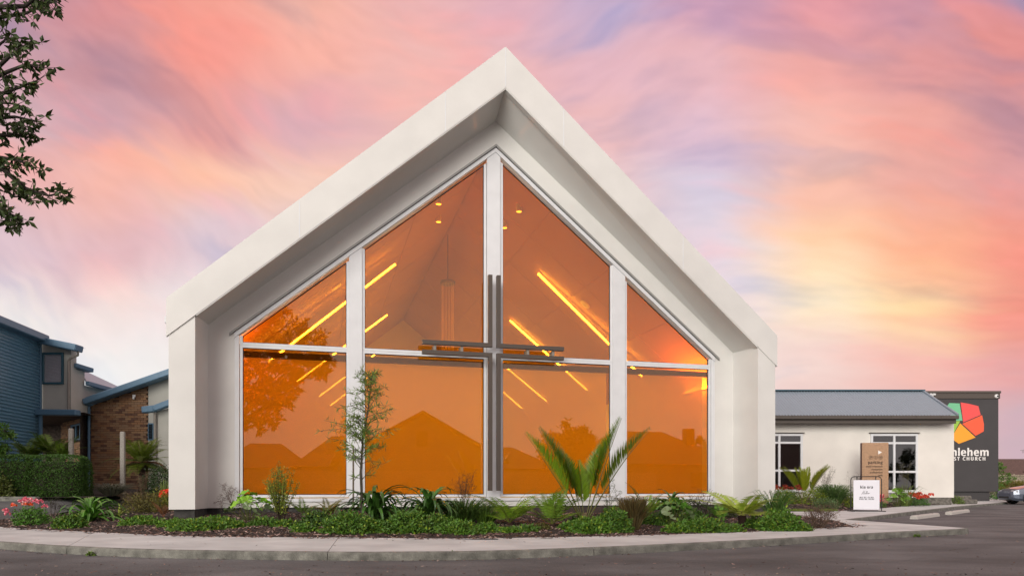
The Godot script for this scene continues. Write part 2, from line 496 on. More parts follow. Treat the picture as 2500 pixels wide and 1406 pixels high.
func smooth_line(p: PackedVector2Array, per: int) -> PackedVector2Array:
	var out := PackedVector2Array()
	for i in p.size() - 1:
		var a := p[maxi(i - 1, 0)]; var b := p[i]; var c := p[i + 1]; var d := p[mini(i + 2, p.size() - 1)]
		for k in per:
			var s := float(k) / per
			out.append(b.cubic_interpolate(c, a, d, s))
	out.append(p[p.size() - 1])
	return out

func cut(p: PackedVector2Array, from: Vector2, to: Vector2) -> PackedVector2Array:   # the stretch of a line between the points nearest to two others
	var i0 := 0; var i1 := 0
	for i in p.size():
		if p[i].distance_to(from) < p[i0].distance_to(from): i0 = i
		if p[i].distance_to(to) < p[i1].distance_to(to): i1 = i
	return p.slice(i0, i1 + 1)

const BED_OUTLINE := [[-13.5, 16.7], [-9.77, 13.4], [-7.03, 11.9], [-4.71, 10.85], [-2.61, 10.6], [-0.9, 10.4], [0.31, 10.6], [1.59, 11.0], [3.81, 11.95], [6.75, 13.7], [7.45, 16.2], [8.3, 21.0], [5.0, 21.0], [-5.0, 18.5], [-8.5, 25.0], [-12.3, 25.0], [-12.1, 19.5], [-10.9, 16.2], [-12.5, 17.6]]
var bed_poly := PackedVector2Array()

func ground() -> void:
	for q in BED_OUTLINE: bed_poly.append(Vector2(q[0], q[1]))
	var b := MB.new()
	b.quad(Vector3(-300, -0.06, 120), Vector3(300, -0.06, 120), Vector3(300, -0.06, -300), Vector3(-300, -0.06, -300))
	tag(part("ground", b, M.lawn), "", "", "", "structure")
	b = MB.new()
	b.quad(Vector3(-60, 0, 12), Vector3(90, 0, 12), Vector3(90, 0, -90), Vector3(-60, 0, -90))
	tag(part("road", b, M.asphalt), "", "", "", "structure")
	# the driveway that climbs behind the bed on the left, and the raised planting strip beyond its kerb
	var drive := func(x: float, z: float) -> float:
		var h := lerpf(-0.03, 0.17, smoothstep(12.0, 14.7, z)) + 0.33 * clampf((z - 14.7) / 4.8, 0, 1) + 0.2 * clampf((z - 19.5) / 8.0, 0, 1)
		return h * smoothstep(-10.6, -12.4, x) - 0.02
	tag(part("driveway", height_field(-45, -10.5, 11.5, 45, 0.5, drive, func(_x, _z): return true), M.asphalt), "", "", "", "structure")
	var strip := func(x: float, z: float) -> float:
		return 0.57 + 0.22 * clampf((z - 19.6) / 8.0, 0, 1) + 0.02 * bumps.get_noise_2d(x, z)
	tag(part("planting_strip", height_field(-30, -11.6, 19.75, 30, 0.3, strip, func(_x, _z): return true), M.mulch_soil), "", "", "", "structure")
	var kerb := Node3D.new()
	kerb.name = "driveway_kerb"; add_child(kerb); tag(kerb, "", "", "", "structure")
	for i in 4:
		b = MB.new()
		b.box(Vector3(-26.0 + i * 3.75, 0.5, -19.65), Vector3(3.735, 0.2, 0.2), 0.025)
		part("kerb_stone", b, M.kerb_concrete, kerb)
	# the curved concrete path along the road
	var front := smooth_line(PackedVector2Array([Vector2(-10.5, 11.9), Vector2(-7.08, 10.01), Vector2(-5.69, 9.27), Vector2(-4.2, 8.73), Vector2(-2.15, 8.44), Vector2(-1.19, 8.44), Vector2(-0.24, 8.58), Vector2(1.3, 9.21), Vector2(3.18, 10.22), Vector2(4.72, 11.13), Vector2(6.62, 12.31), Vector2(8.15, 13.12)]), 6)
	var back := smooth_line(NEAR, 6)
	var joints := [[Vector2(-10.5, 11.9), Vector2(-13, 16.5)], [Vector2(-5.69, 9.27), Vector2(-7.03, 12.16)], [Vector2(-2.15, 8.44), Vector2(-2.61, 10.86)], [Vector2(0.95, 9.03), Vector2(0.75, 10.97)], [Vector2(6.62, 12.31), Vector2(6.6, 13.88)]]
	var path := Node3D.new()
	path.name = "path"; add_child(path); tag(path, "", "", "", "structure")
	for i in 4:
		slab_piece(path, cut(front, joints[i][0], joints[i + 1][0]), cut(back, joints[i][1], joints[i + 1][1]))
	slab_piece(path, PackedVector2Array([Vector2(6.62, 12.31), Vector2(8.15, 13.12), Vector2(8.36, 13.27), Vector2(8.42, 13.45), Vector2(8.38, 13.8), Vector2(7.83, 16.9)]), PackedVector2Array([Vector2(6.6, 13.88), Vector2(7.28, 16.16), Vector2(7.45, 16.9)]))
	var pk := PackedVector2Array([Vector2(7.86, 17.0), Vector2(9.5, 18.95), Vector2(11.49, 21.4), Vector2(14.2, 24.6), Vector2(17.23, 28.2), Vector2(26.1, 37.9), Vector2(40, 53)])
	slab_piece(path, pk, PackedVector2Array([Vector2(7.28, 16.9), Vector2(7.9, 20.5), Vector2(8.2, 22.6), Vector2(12.0, 30.0), Vector2(16.0, 36.0), Vector2(21.0, 41.0), Vector2(40, 58)]))
	# a pale bead of mortar where the kerb meets the asphalt
	var bead := PackedVector3Array(); var br := PackedFloat32Array()
	for i in range(0, front.size(), 1):
		bead.append(Vector3(front[i].x, 0.002, -front[i].y + 0.012)); br.append(0.007 + 0.004 * rng.randf())
	b = MB.new()
	b.tube(bead, br, 5)
	part("mortar_bead", b, M.old_concrete, path)
	# the planted bed, and the bark chips on it
	var bed := func(x: float, z: float) -> float:
		return bed_h(x, z) + 0.025 * bumps.get_noise_2d(x * 1.3, z * 1.3)
	tag(part("garden_bed", height_field(-14, 8.6, 10.2, 25.2, 0.2, bed, func(x, z): return Geometry2D.is_point_in_polygon(Vector2(x, z), bed_poly)), M.mulch_soil), "", "", "", "structure")
	var spots := []
	while spots.size() < 15000:
		var p := Vector2(rv(-13, 8), 0)
		p.y = rv(10.4, 20.0) if p.x < -6.5 or p.x > 6.0 else rv(10.4, 16.0)
		if not Geometry2D.is_point_in_polygon(p, bed_poly): continue
		var hh := bed_h(p.x, p.y)
		if hh > 0.2 and rng.randf() < 0.45: continue
		spots.append(Vector3(p.x, hh + 0.008 + 0.025 * bumps.get_noise_2d(p.x * 1.3, p.y * 1.3), -p.y))
	chips("bark_chips", "brown and grey bark chips covering the long planted bed by the church", spots, 1.0)
	# the two low wheel stops, faded bay lines, and the kerb side litter
	for s in [[Vector3(10.67, 0, -19.26), Vector3(12.63, 0, -21.46), "nearer white concrete wheel stop on the car park asphalt"], [Vector3(13.51, 0, -22.42), Vector3(15.77, 0, -25.03), "farther white concrete wheel stop on the car park asphalt"]]:
		var d: Vector3 = s[1] - s[0]
		var o := thing("wheel_stop", s[2], "wheel stop", (s[0] + s[1]) / 2, atan2(-d.z, d.x), "wheel stops in the car park")
		b = MB.new()
		var l: float = d.length() * 0.95
		var poly := PackedVector2Array([Vector2(-0.1, 0), Vector2(0.1, 0), Vector2(0.085, 0.07), Vector2(0.05, 0.1), Vector2(-0.05, 0.1), Vector2(-0.085, 0.07)])
		b.t = Transform3D(Basis(Vector3.UP, PI / 2), Vector3.ZERO)
		b.prism(poly, -l / 2 + 0.06, l / 2 - 0.06)
		var inner := PackedVector2Array()
		for q in poly: inner.append(Vector2(q.x * 0.7, q.y * 0.75))
		b.prism(inner, -l / 2, l / 2)
		part("block", b, M.wheel_stop_paint, o)
		for x in [-0.3, 0.3]:
			b = MB.new()
			b.t = Transform3D(Basis(), Vector3(x * l, 0.1, 0))
			b.lathe(PackedVector2Array([Vector2(0.022, -0.02), Vector2(0.022, 0.006), Vector2(0.0, 0.008)]), 8)
			part("bolt", b, M.brown_gutter, o)
	for q in [[2195, 1268, 2228, 1271], [2240, 1277, 2290, 1290], [2380, 1254, 2425, 1257], [2395, 1246, 2450, 1249], [2415, 1263, 2470, 1264], [2470, 1240, 2500, 1242]]:
		var a := at(q[0], q[1], EYE * F / (q[1] - 1190.0)); var e := at(q[2], q[3], EYE * F / (q[3] - 1190.0))
		a.y = 0.004; e.y = 0.004
		var w := (e - a).cross(Vector3.UP).normalized() * 0.04
		b = MB.new()
		b.quad_out(a - w, a + w, e + w, e - w, Vector3.UP)
		tag(part("bay_line", b, M.line_paint), "", "", "", "structure")
	for q in [[-3.5, 7.6, 2.6, 0.15], [1.2, 7.9, 3.0, 0.5], [5.4, 9.4, 2.4, 0.75], [8.8, 11.6, 3.2, 0.3], [3.6, 8.2, 1.8, -0.2], [12.4, 15.2, 4.0, 0.4]]:
		var x: float = q[0]; var zz: float = q[1]; var ang: float = q[3]
		b = MB.new()
		var last := Vector3(x, 0.003, -zz); var lw := 0.004
		for i in 18:
			ang += rng.randfn(0, 0.25)
			var nx: Vector3 = last + Vector3(cos(ang), 0, -sin(ang) * 0.6) * q[2] / 18.0
			var sd := (nx - last).cross(Vector3.UP).normalized()
			var nw := 0.005 * rng.randf() + 0.002
			b.quad_out(last - sd * lw, last + sd * lw, nx + sd * nw, nx - sd * nw, Vector3.UP)
			last = nx; lw = nw
		tag(part("road_crack", b, M.plinth_concrete), "", "", "", "structure")
	var specks := []
	for i in 900:
		var z := 7.0 + 16.0 * pow(rng.randf(), 2.0)
		specks.append(Vector3(rv(-0.75, 0.75) * z, 0.003, -z))
	var clear := []
	for p in specks:
		if p.z > -8.3 or (p.x > 5.0 and -p.z < 11.5 + (p.x - 5.0) * 0.62): clear.append(p)
	for i in 260:
		var q := front[rng.randi_range(0, front.size() - 1)]
		clear.append(Vector3(q.x + rv(-0.2, 0.2), 0.003, -q.y + 0.03 + absf(rng.randfn(0, 0.06))))
	for i in 70:
		var q := front[rng.randi_range(4, front.size() - 6)]
		var r := back[rng.randi_range(0, back.size() - 1)]
		var m := q.lerp(r, rv(0.1, 0.9))
		if q.distance_to(r) < 3.2: clear.append(Vector3(m.x, 0.104, -m.y))
	chips("road_litter", "small leaves and bark bits scattered on the asphalt", clear, 0.55)

func slab_piece(path: Node3D, f: PackedVector2Array, k: PackedVector2Array) -> void:
	var poly := PackedVector2Array(f)
	var rear := PackedVector2Array(k); rear.reverse()
	poly.append_array(rear)
	var grown := Geometry2D.offset_polygon(poly, -0.004)
	var top := MB.new()
	top.slab(grown[0] if grown.size() else poly, 0.075, 0.1)
	var set_back := Geometry2D.offset_polygon(poly, -0.02)
	part("slab", top, M.path_concrete, path)
	var b := MB.new()
	# rounded nose and weathered face of the kerb
	for i in f.size() - 1:
		var d := (f[i + 1] - f[i]).normalized()
		var o := Vector2(d.y, -d.x)
		var a0 := f[i]; var a1 := f[i + 1]
		if i == 0: a0 += d * 0.004
		if i == f.size() - 2: a1 -= d * 0.004
		var prof := [[-0.03, 0.1025], [0.004, 0.1], [0.016, 0.09], [0.02, 0.075], [0.026, -0.02]]
		for j in 4:
			var p: Array = prof[j]; var q: Array = prof[j + 1]
			var A: Vector2 = a0 + o * p[0]; var B: Vector2 = a1 + o * p[0]; var C: Vector2 = a1 + o * q[0]; var D: Vector2 = a0 + o * q[0]
			b.quad_out(Vector3(A.x, p[1], -A.y), Vector3(B.x, p[1], -B.y), Vector3(C.x, q[1], -C.y), Vector3(D.x, q[1], -D.y), Vector3(o.x, 0.5, -o.y))
	part("kerb_face", b, M.kerb_concrete, path)

func chips(called: String, label: String, spots: Array, size: float) -> void:
	var b := MB.new()
	b.tri_out(Vector3(-0.03, 0, -0.006), Vector3(0.0, 0.005, 0.0), Vector3(-0.012, 0, 0.011), Vector3.UP)
	b.tri_out(Vector3(-0.03, 0, -0.006), Vector3(0.0, 0.005, 0.0), Vector3(0.03, 0.001, -0.009), Vector3.UP)
	b.tri_out(Vector3(0.03, 0.001, -0.009), Vector3(0.0, 0.005, 0.0), Vector3(0.026, 0, 0.008), Vector3.UP)
	b.tri_out(Vector3(-0.012, 0, 0.011), Vector3(0.0, 0.005, 0.0), Vector3(0.026, 0, 0.008), Vector3.UP)
	var mm := MultiMesh.new()
	mm.transform_format = MultiMesh.TRANSFORM_3D
	mm.use_colors = true
	mm.mesh = b.mesh()
	mm.instance_count = spots.size()
	var tones := [Color(0.085, 0.045, 0.032), Color(0.14, 0.075, 0.055), Color(0.05, 0.028, 0.02), Color(0.22, 0.135, 0.105), Color(0.36, 0.26, 0.21), Color(0.1, 0.055, 0.04), Color(0.3, 0.2, 0.17)]
	for i in spots.size():
		var s := size * rv(0.5, 1.5)
		var bs := Basis(Vector3.UP, rv(0, TAU)) * Basis(Vector3(1, 0, 0), rv(-0.5, 0.5)) * Basis(Vector3(0, 0, 1), rv(-0.5, 0.5))
		mm.set_instance_transform(i, Transform3D(bs.scaled(Vector3(s, s, s)), spots[i]))
		mm.set_instance_color(i, vary(tones[rng.randi() % tones.size()], 0.25))
	var o := MultiMeshInstance3D.new()
	o.name = numbered(called); o.multimesh = mm; o.material_override = M.mixed_paint
	add_child(o)
	tag(o, label, "bark chips" if called == "bark_chips" else "litter", "", "stuff")

# ---------------------------------------------------------------- the church with the amber window
func band(b: MB, a: Vector2, c: Vector2, t0: float, t1: float, z0: float, z1: float) -> void:   # a piece of a sloping band, t0 and t1 thick downwards at its ends
	b.prism(PackedVector2Array([a, c, c - Vector2(0, t1), a - Vector2(0, t0)]), z0, z1)

func build_church() -> void:
	church = thing("church", "white gabled church hall with amber glazed front and wide fascia", "church", Vector3(-0.1475, 0, -16.875), 0.2605)
	var ft := func(u: float) -> Vector2: return Vector2(u, 11.13 - 0.872 * absf(u))
	var fl := func(u: float) -> Vector2: return Vector2(u, 10.17 - 0.85 * absf(u))
	var cuts := [-7.28, -4.62, -1.42, 0.0, 1.43, 4.58, 7.28]
	for i in 6:
		var a: float = cuts[i] + 0.001; var c: float = cuts[i + 1] - 0.001
		var b := MB.new()
		b.prism(PackedVector2Array([ft.call(a), ft.call(c), fl.call(c), fl.call(a)]), -0.1, 0.0)
		part("fascia_panel", b, M.white_cladding, church)
	for i in range(1, 6):
		var u: float = cuts[i]
		var a: Vector2 = ft.call(u); var c: Vector2 = fl.call(u)
		var b := MB.new()
		b.box(Vector3(u, (a.y + c.y) / 2 - 0.01, 0.001), Vector3(0.022, a.y - c.y - 0.06, 0.006), 0.002)
		part("joint_cover", b, M.white_frame, church)
	var bk := MB.new()
	for s in [-1.0, 1.0]:
		bk.prism(PackedVector2Array([Vector2(0, 11.1), Vector2(s * 7.25, 11.1 - 0.872 * 7.25), Vector2(s * 7.25, 10.2 - 0.85 * 7.25), Vector2(0, 10.2)]), -0.14, -0.102)
	part("fascia_backing", bk, M.white_frame, church)
	# drip edge under the fascia, seen as a darker lip on the right
	var lip := MB.new()
	for s in [-1.0, 1.0]:
		lip.prism(PackedVector2Array([Vector2(0, 10.172), Vector2(s * 6.7, 10.172 - 0.85 * 6.7), Vector2(s * 6.7, 10.14 - 0.85 * 6.7), Vector2(0, 10.14)]), -0.17, -0.012)
	part("drip_edge", lip, M.white_cladding, church)
	for s in [-1.0, 1.0]:
		var b := MB.new()
		var y0 := 10.19; var y1 := 9.86
		b.t = Transform3D.IDENTITY
		var A := Vector3(0, y0, -0.102); var B := Vector3(s * 6.75, y0 - 0.85 * 6.75, -0.102); var C := Vector3(s * 6.6, y1 - 0.815 * 6.6, -1.02); var D := Vector3(0, y1, -1.02)
		var up := Vector3(0, 0.06, 0)
		b.quad_out(A, B, C, D, Vector3.DOWN); b.quad_out(A + up, B + up, C + up, D + up, Vector3.UP)
		part("soffit", b, M.white_cladding, church)
		b = MB.new()
		b.prism(PackedVector2Array([Vector2(0, 11.16), Vector2(s * 7.3, 11.16 - 0.872 * 7.3), Vector2(s * 7.3, 10.9 - 0.872 * 7.3), Vector2(0, 10.9)]), -22.0, -0.145)
		part("roof", b, M.grey_roof, church)
		b = MB.new()
		b.box(Vector3(s * 7.36, 4.45, -11.0), Vector3(0.12, 0.16, 20.9), 0.02)
		part("gutter", b, M.white_frame, church)
		# pillar with a splayed inner face; its top runs up under the fascia
		b = MB.new()
		b.t = Transform3D(Basis(Vector3(1, 0, 0), Vector3(0, 0, -1), Vector3(0, 1, 0)), Vector3.ZERO)
		b.prism(PackedVector2Array([Vector2(s * 7.235, 0.03), Vector2(s * 6.725, 0.03), Vector2(s * 6.6, 1.03), Vector2(s * 7.235, 1.03)]), 0.39, 4.62)
		part("pillar", b, M.white_cladding, church)
		b = MB.new()
		b.box(Vector3(s * 7.1, 2.45, -11.5), Vector3(0.24, 4.1, 20.9))
		part("side_wall", b, M.white_cladding, church)
		b = MB.new()
		b.t = Transform3D(Basis(Vector3(1, 0, 0), Vector3(0, 0, -1), Vector3(0, 1, 0)), Vector3.ZERO)
		b.prism(PackedVector2Array([Vector2(s * 7.15, 0.12), Vector2(s * 6.75, 0.12), Vector2(s * 6.63, 1.1), Vector2(s * 7.15, 1.1)]), 0.0, 0.388)
		part("plinth", b, M.plinth_concrete, church)
	# the recessed front wall round the window
	var wl := func(u: float) -> float: return 9.9 - 0.815 * absf(u)
	var op := func(u: float) -> float: return 9.22 - 0.808 * absf(u)
	var w := MB.new()
	w.prism(PackedVector2Array([Vector2(-6.62, 0.39), Vector2(-6.05, 0.39), Vector2(-6.05, op.call(6.05)), Vector2(0, 9.22), Vector2(0, wl.call(0)), Vector2(-6.62, wl.call(6.62))]), -1.3, -1.0)
	w.prism(PackedVector2Array([Vector2(6.62, 0.39), Vector2(6.05, 0.39), Vector2(6.05, op.call(6.05)), Vector2(0.0, 9.22), Vector2(0.0, wl.call(0)), Vector2(6.62, wl.call(6.62))]), -1.3, -1.0)
	w.prism(PackedVector2Array([Vector2(-6.05, 0.39), Vector2(6.05, 0.39), Vector2(6.05, 0.52), Vector2(-6.05, 0.52)]), -1.3, -1.0)
	part("front_wall", w, M.white_cladding, church)
	var pl := MB.new()
	pl.box(Vector3(0, 0.19, -1.2), Vector3(13.3, 0.396, 0.24))
	part("plinth", pl, M.plinth_concrete, church)
	var hd := MB.new()
	for s in [-1.0, 1.0]:
		hd.prism(PackedVector2Array([Vector2(0, 9.29), Vector2(s * 6.16, 9.29 - 0.808 * 6.16), Vector2(s * 6.16, 9.235 - 0.808 * 6.16), Vector2(0, 9.235)]), -1.0, -0.93)
	part("head_flashing", hd, M.flashing, church)
	# mullions, jambs, sill and head of the frame, in front of the panes
	var fr := MB.new()
	for q in [[-3.53, -3.23], [-0.22, 0.12], [3.11, 3.45]]:
		fr.prism(PackedVector2Array([Vector2(q[0], 0.6), Vector2(q[1], 0.6), Vector2(q[1], op.call(q[1]) - 0.12), Vector2((q[0] + q[1]) / 2 if q[0] > 0 or q[1] < 0 else 0.0, op.call((q[0] + q[1]) / 2 if q[0] > 0 or q[1] < 0 else 0.0) - 0.12), Vector2(q[0], op.call(q[0]) - 0.12)]), -1.14, -0.985)
	part("mullion", fr, M.white_frame, church)
	fr = MB.new()
	for s in [-1.0, 1.0]:
		fr.box(Vector3(s * 6.0, 2.4, -1.07), Vector3(0.1, 3.75, 0.15), 0.006)
		fr.prism(PackedVector2Array([Vector2(0, 9.22), Vector2(s * 6.05, 9.22 - 0.808 * 6.05), Vector2(s * 6.05, 9.11 - 0.808 * 6.05), Vector2(0, 9.11)]), -1.14, -0.975)
	fr.box(Vector3(0, 0.56, -1.06), Vector3(12.1, 0.08, 0.2), 0.006)
	part("window_surround", fr, M.white_frame, church)
	# four bays of two panes, each with its own frame
	var gt := func(u: float) -> float: return 9.02 - 0.808 * absf(u)
	for q in [[-5.88, -3.59], [-3.17, -0.29], [0.19, 3.05], [3.51, 5.88]]:
		var l: float = q[0]; var r: float = q[1]
		pane(PackedVector2Array([Vector2(l, 0.68), Vector2(r, 0.68), Vector2(r, 4.01), Vector2(l, 4.01)]))
		pane(PackedVector2Array([Vector2(l, 4.13), Vector2(r, 4.13), Vector2(r, gt.call(r)), Vector2(l, gt.call(l))]))
	interior()
	hanging_cross()

func pane(p: PackedVector2Array) -> void:
	var win := Node3D.new()
	win.name = "window"; church.add_child(win, true)
	var outer := Geometry2D.offset_polygon(p, 0.058, Geometry2D.JOIN_MITER)[0]
	var seat := Geometry2D.offset_polygon(p, 0.02, Geometry2D.JOIN_MITER)[0]
	var g := MB.new()
	g.prism(seat, -1.086, -1.074)
	var f := MB.new()
	for i in p.size():
		# offset polygons keep their order but may start elsewhere
		var a := p[i]; var c := p[(i + 1) % p.size()]
		var oa := nearest(outer, a); var oc := nearest(outer, c)
		f.prism(PackedVector2Array([a, c, oc, oa]), -1.12, -1.02)
	part("frame", f, M.white_frame, win)
	# a thin dark gasket inside the frame
	var k := MB.new()
	var inner := Geometry2D.offset_polygon(p, -0.014, Geometry2D.JOIN_MITER)[0]
	for i in p.size():
		var a := p[i]; var c := p[(i + 1) % p.size()]
		k.prism(PackedVector2Array([a, c, nearest(inner, c), nearest(inner, a)]), -1.072, -1.055)
	part("gasket", k, M.dark_timber, win)
	part("glass", g, M.amber_glass, win)

func nearest(p: PackedVector2Array, q: Vector2) -> Vector2:
	var best := p[0]
	for a in p:
		if a.distance_to(q) < best.distance_to(q): best = a
	return best

func interior() -> void:
	var b := MB.new()
	b.box(Vector3(0, 0.33, -11.5), Vector3(13.4, 0.1, 20.0))
	part("floor", b, M.interior_floor, church)
	for s in [-1.0, 1.0]:
		b = MB.new()
		b.box(Vector3(s * 6.85, 2.45, -11.4), Vector3(0.2, 4.3, 20.0))
		part("inner_wall", b, M.interior_paint, church)
		b = MB.new()
		b.prism(PackedVector2Array([Vector2(0, 9.7), Vector2(s * 6.9, 9.7 - 0.8 * 6.9), Vector2(s * 6.9, 9.54 - 0.8 * 6.9), Vector2(0, 9.54)]), -21.5, -1.31)
		var roof_lining := part("ceiling", b, M.ceiling_paint, church)
		for i in 4:
			for j in 8:
				b = MB.new()
				var u0 := 0.02 + i * 1.7; var u1 := u0 + 1.685
				b.prism(PackedVector2Array([Vector2(s * u0, 9.538 - 0.8 * u0), Vector2(s * u1, 9.538 - 0.8 * u1), Vector2(s * u1, 9.522 - 0.8 * u1), Vector2(s * u0, 9.522 - 0.8 * u0)]), -1.35 - j * 2.5 - 2.485, -1.35 - j * 2.5)
				part("ceiling_panel", b, M.ceiling_paint, roof_lining)
		b = MB.new()
		b.t = Transform3D(Basis(Vector3(0, 0, 1), -0.675 * s), Vector3(s * 3.75, 9.515 - 0.8 * 3.75, -4.7))
		b.lathe(PackedVector2Array([Vector2(0.0, -0.03), Vector2(0.15, -0.03), Vector2(0.17, -0.02), Vector2(0.18, 0.02)]), 24)
		part("ceiling_speaker", b, M.white_plastic, roof_lining)
	b = MB.new()
	b.prism(PackedVector2Array([Vector2(-6.8, 0.3), Vector2(6.8, 0.3), Vector2(6.8, 4.3), Vector2(0, 9.6), Vector2(-6.8, 4.3)]), -21.6, -21.4)
	part("end_wall", b, M.interior_paint, church)
	b = MB.new()
	b.box(Vector3(0, 3.93, -1.42), Vector3(13.2, 0.13, 0.16), 0.01)
	part("blind_pelmet", b, M.brown_gutter, church)
	# sheer roller blinds behind the lower panes
	for q in [[-5.95, -3.5, "sheer roller blind behind the far left lower pane"], [-3.25, -0.2, "sheer roller blind behind the lower pane left of the cross"], [0.1, 3.13, "sheer roller blind behind the lower pane right of the cross"], [3.43, 5.95, "sheer roller blind behind the far right lower pane"]]:
		var bl := thing("roller_blind", q[2], "roller blind", church.transform * Vector3((q[0] + q[1]) / 2, 3.86, -1.5), church.rotation.y, "roller blinds in the church window")
		b = MB.new()
		b.box(Vector3(0, -1.65, 0), Vector3(q[1] - q[0], 3.3, 0.003))
		part("cloth", b, M.blind_cloth, bl)
		b = MB.new()
		b.box(Vector3(0, -3.3, 0), Vector3(q[1] - q[0], 0.03, 0.02), 0.005)
		part("hem_bar", b, M.brown_gutter, bl)
	var strips := [[-5.2, -5.61, 4.4, -2.03, 7.455, "nearest light strip under the left ceiling slope"], [-10.2, -4.98, 4.57, -1.82, 7.12, "second light strip under the left ceiling slope"], [-15.1, -4.22, 4.67, -1.9, 6.55, "third light strip under the left ceiling slope"], [-18.8, -3.72, 4.71, -1.57, 6.42, "farthest light strip under the left ceiling slope"],
		[-5.2, 2.38, 7.51, 5.915, 4.43, "nearest light strip under the right ceiling slope"], [-10.2, 2.79, 7.19, 5.93, 4.64, "second light strip under the right ceiling slope"], [-15.1, 3.76, 6.36, 5.82, 4.77, "third light strip under the right ceiling slope"], [-18.8, 4.7, 5.63, 5.7, 4.84, "farthest light strip under the right ceiling slope"]]
	for s in strips:
		var a := Vector3(s[1], s[2], s[0]); var e := Vector3(s[3], s[4], s[0])
		var d := e - a
		var o := thing("strip_light", "glowing warm " + s[5] + " inside the church", "strip light", church.transform * ((a + e) / 2), 0.0, "strip lights on the church ceiling")
		o.transform.basis = church.transform.basis * Basis(Vector3(0, 0, 1), atan2(d.y, d.x))
		b = MB.new()
		b.box(Vector3(0, 0.035, 0), Vector3(d.length() + 0.02, 0.03, 0.03), 0.005)
		part("housing", b, M.white_plastic, o)
		b = MB.new()
		b.box(Vector3(0, -0.005, 0), Vector3(d.length(), 0.026, 0.028), 0.008)
		part("diffuser", b, M.led_glow, o)
		var lamp := AreaLight3D.new()
		lamp.name = "lamp"
		lamp.area_size = Vector2(d.length(), 0.025)
		lamp.light_color = Color(1.0, 0.9, 0.72)
		lamp.light_energy = 14.0
		lamp.area_range = 30.0
		lamp.shadow_enabled = true
		o.add_child(lamp)
		lamp.position = Vector3(0, -0.04, 0)
		lamp.rotation.x = -PI / 2
	var n := 0
	for q in [[-1.09, 8.5, -3.05, "round downlight in the left ceiling slope near the window peak"], [-0.77, 8.76, -5.04, "round downlight in the left ceiling slope just below the peak one"], [1.13, 8.47, -2.92, "round downlight in the right ceiling slope near the window peak"], [1.08, 8.51, -4.34, "round downlight in the right ceiling slope beside the middle mullion"]]:
		var p := Vector3(q[0], 9.49 - 0.8 * absf(q[0]), q[2])
		var o := thing("downlight", "small lit " + q[3], "downlight", church.transform * p, church.rotation.y, "downlights in the church ceiling")
		b = MB.new()
		b.lathe(PackedVector2Array([Vector2(0.075, -0.13), Vector2(0.085, -0.12), Vector2(0.085, 0.1)]), 20)
		part("can", b, M.white_plastic, o)
		b = MB.new()
		b.lathe(PackedVector2Array([Vector2(0.0, -0.125), Vector2(0.07, -0.12)]), 16)
		part("lens", b, M.downlight_glow, o)
		var sp := SpotLight3D.new()
		sp.name = "lamp"
		sp.light_color = Color(1.0, 0.85, 0.65); sp.light_energy = 4.0; sp.spot_range = 20.0; sp.spot_angle = 50.0; sp.spot_attenuation = 2.0; sp.light_size = 0.06
		sp.shadow_enabled = true
		o.add_child(sp)
		sp.position.y = -0.15; sp.rotation.x = -PI / 2
	# the round pendant with its curtain of cords
	var pd := thing("pendant_lamp", "round grey ceiling disc trailing a curtain of thin cords behind the glass", "pendant lamp", church.transform * Vector3(0.02, 7.8, -8.0), church.rotation.y)
	b = MB.new()
	b.lathe(PackedVector2Array([Vector2(0, -0.05), Vector2(0.24, -0.05), Vector2(0.26, 0.0), Vector2(0.24, 0.06), Vector2(0, 0.07)]), 24)
	part("disc", b, M.pendant_metal, pd)
	b = MB.new()
	b.tube(PackedVector3Array([Vector3(0, 0.06, 0), Vector3(0, 1.65, 0)]), PackedFloat32Array([0.012, 0.012]), 6)
	part("stem", b, M.pendant_metal, pd)
	for i in 12:
		b = MB.new()
		var a := TAU * i / 12
		var o := Vector3(cos(a), 0, sin(a)) * 0.2
		b.tube(PackedVector3Array([o + Vector3(0, -0.05, 0), o + Vector3(0, -2.3, 0)]), PackedFloat32Array([0.007, 0.007]), 5)
		part("cord", b, M.cord, pd)
	# wall lamps at the two eaves, which wash the ceiling
	for s in [-1.0, 1.0]:
		var o := thing("wall_lamp", "warm wall lamp at the %s eave just inside the glass" % ("left" if s < 0 else "right"), "wall lamp", church.transform * Vector3(s * 6.62, 3.75, -2.6), church.rotation.y, "wall lamps inside the church")
		b = MB.new()
		b.box(Vector3(s * 0.08, 0, 0), Vector3(0.06, 0.06, 2.2), 0.01)
		part("housing", b, M.white_plastic, o)
		b = MB.new()
		b.box(Vector3(s * 0.0, 0.0, 0), Vector3(0.07, 0.07, 2.16), 0.02)
		part("diffuser", b, M.cove_glow, o)
		var lamp := AreaLight3D.new()
		lamp.name = "lamp"
		lamp.area_size = Vector2(0.07, 2.16); lamp.light_color = Color(1.0, 0.6, 0.35); lamp.light_energy = 22.0; lamp.area_range = 20.0; lamp.shadow_enabled = true
		o.add_child(lamp)
		lamp.position = Vector3(s * 0.05, 0.06, 0); lamp.rotation.x = PI / 2

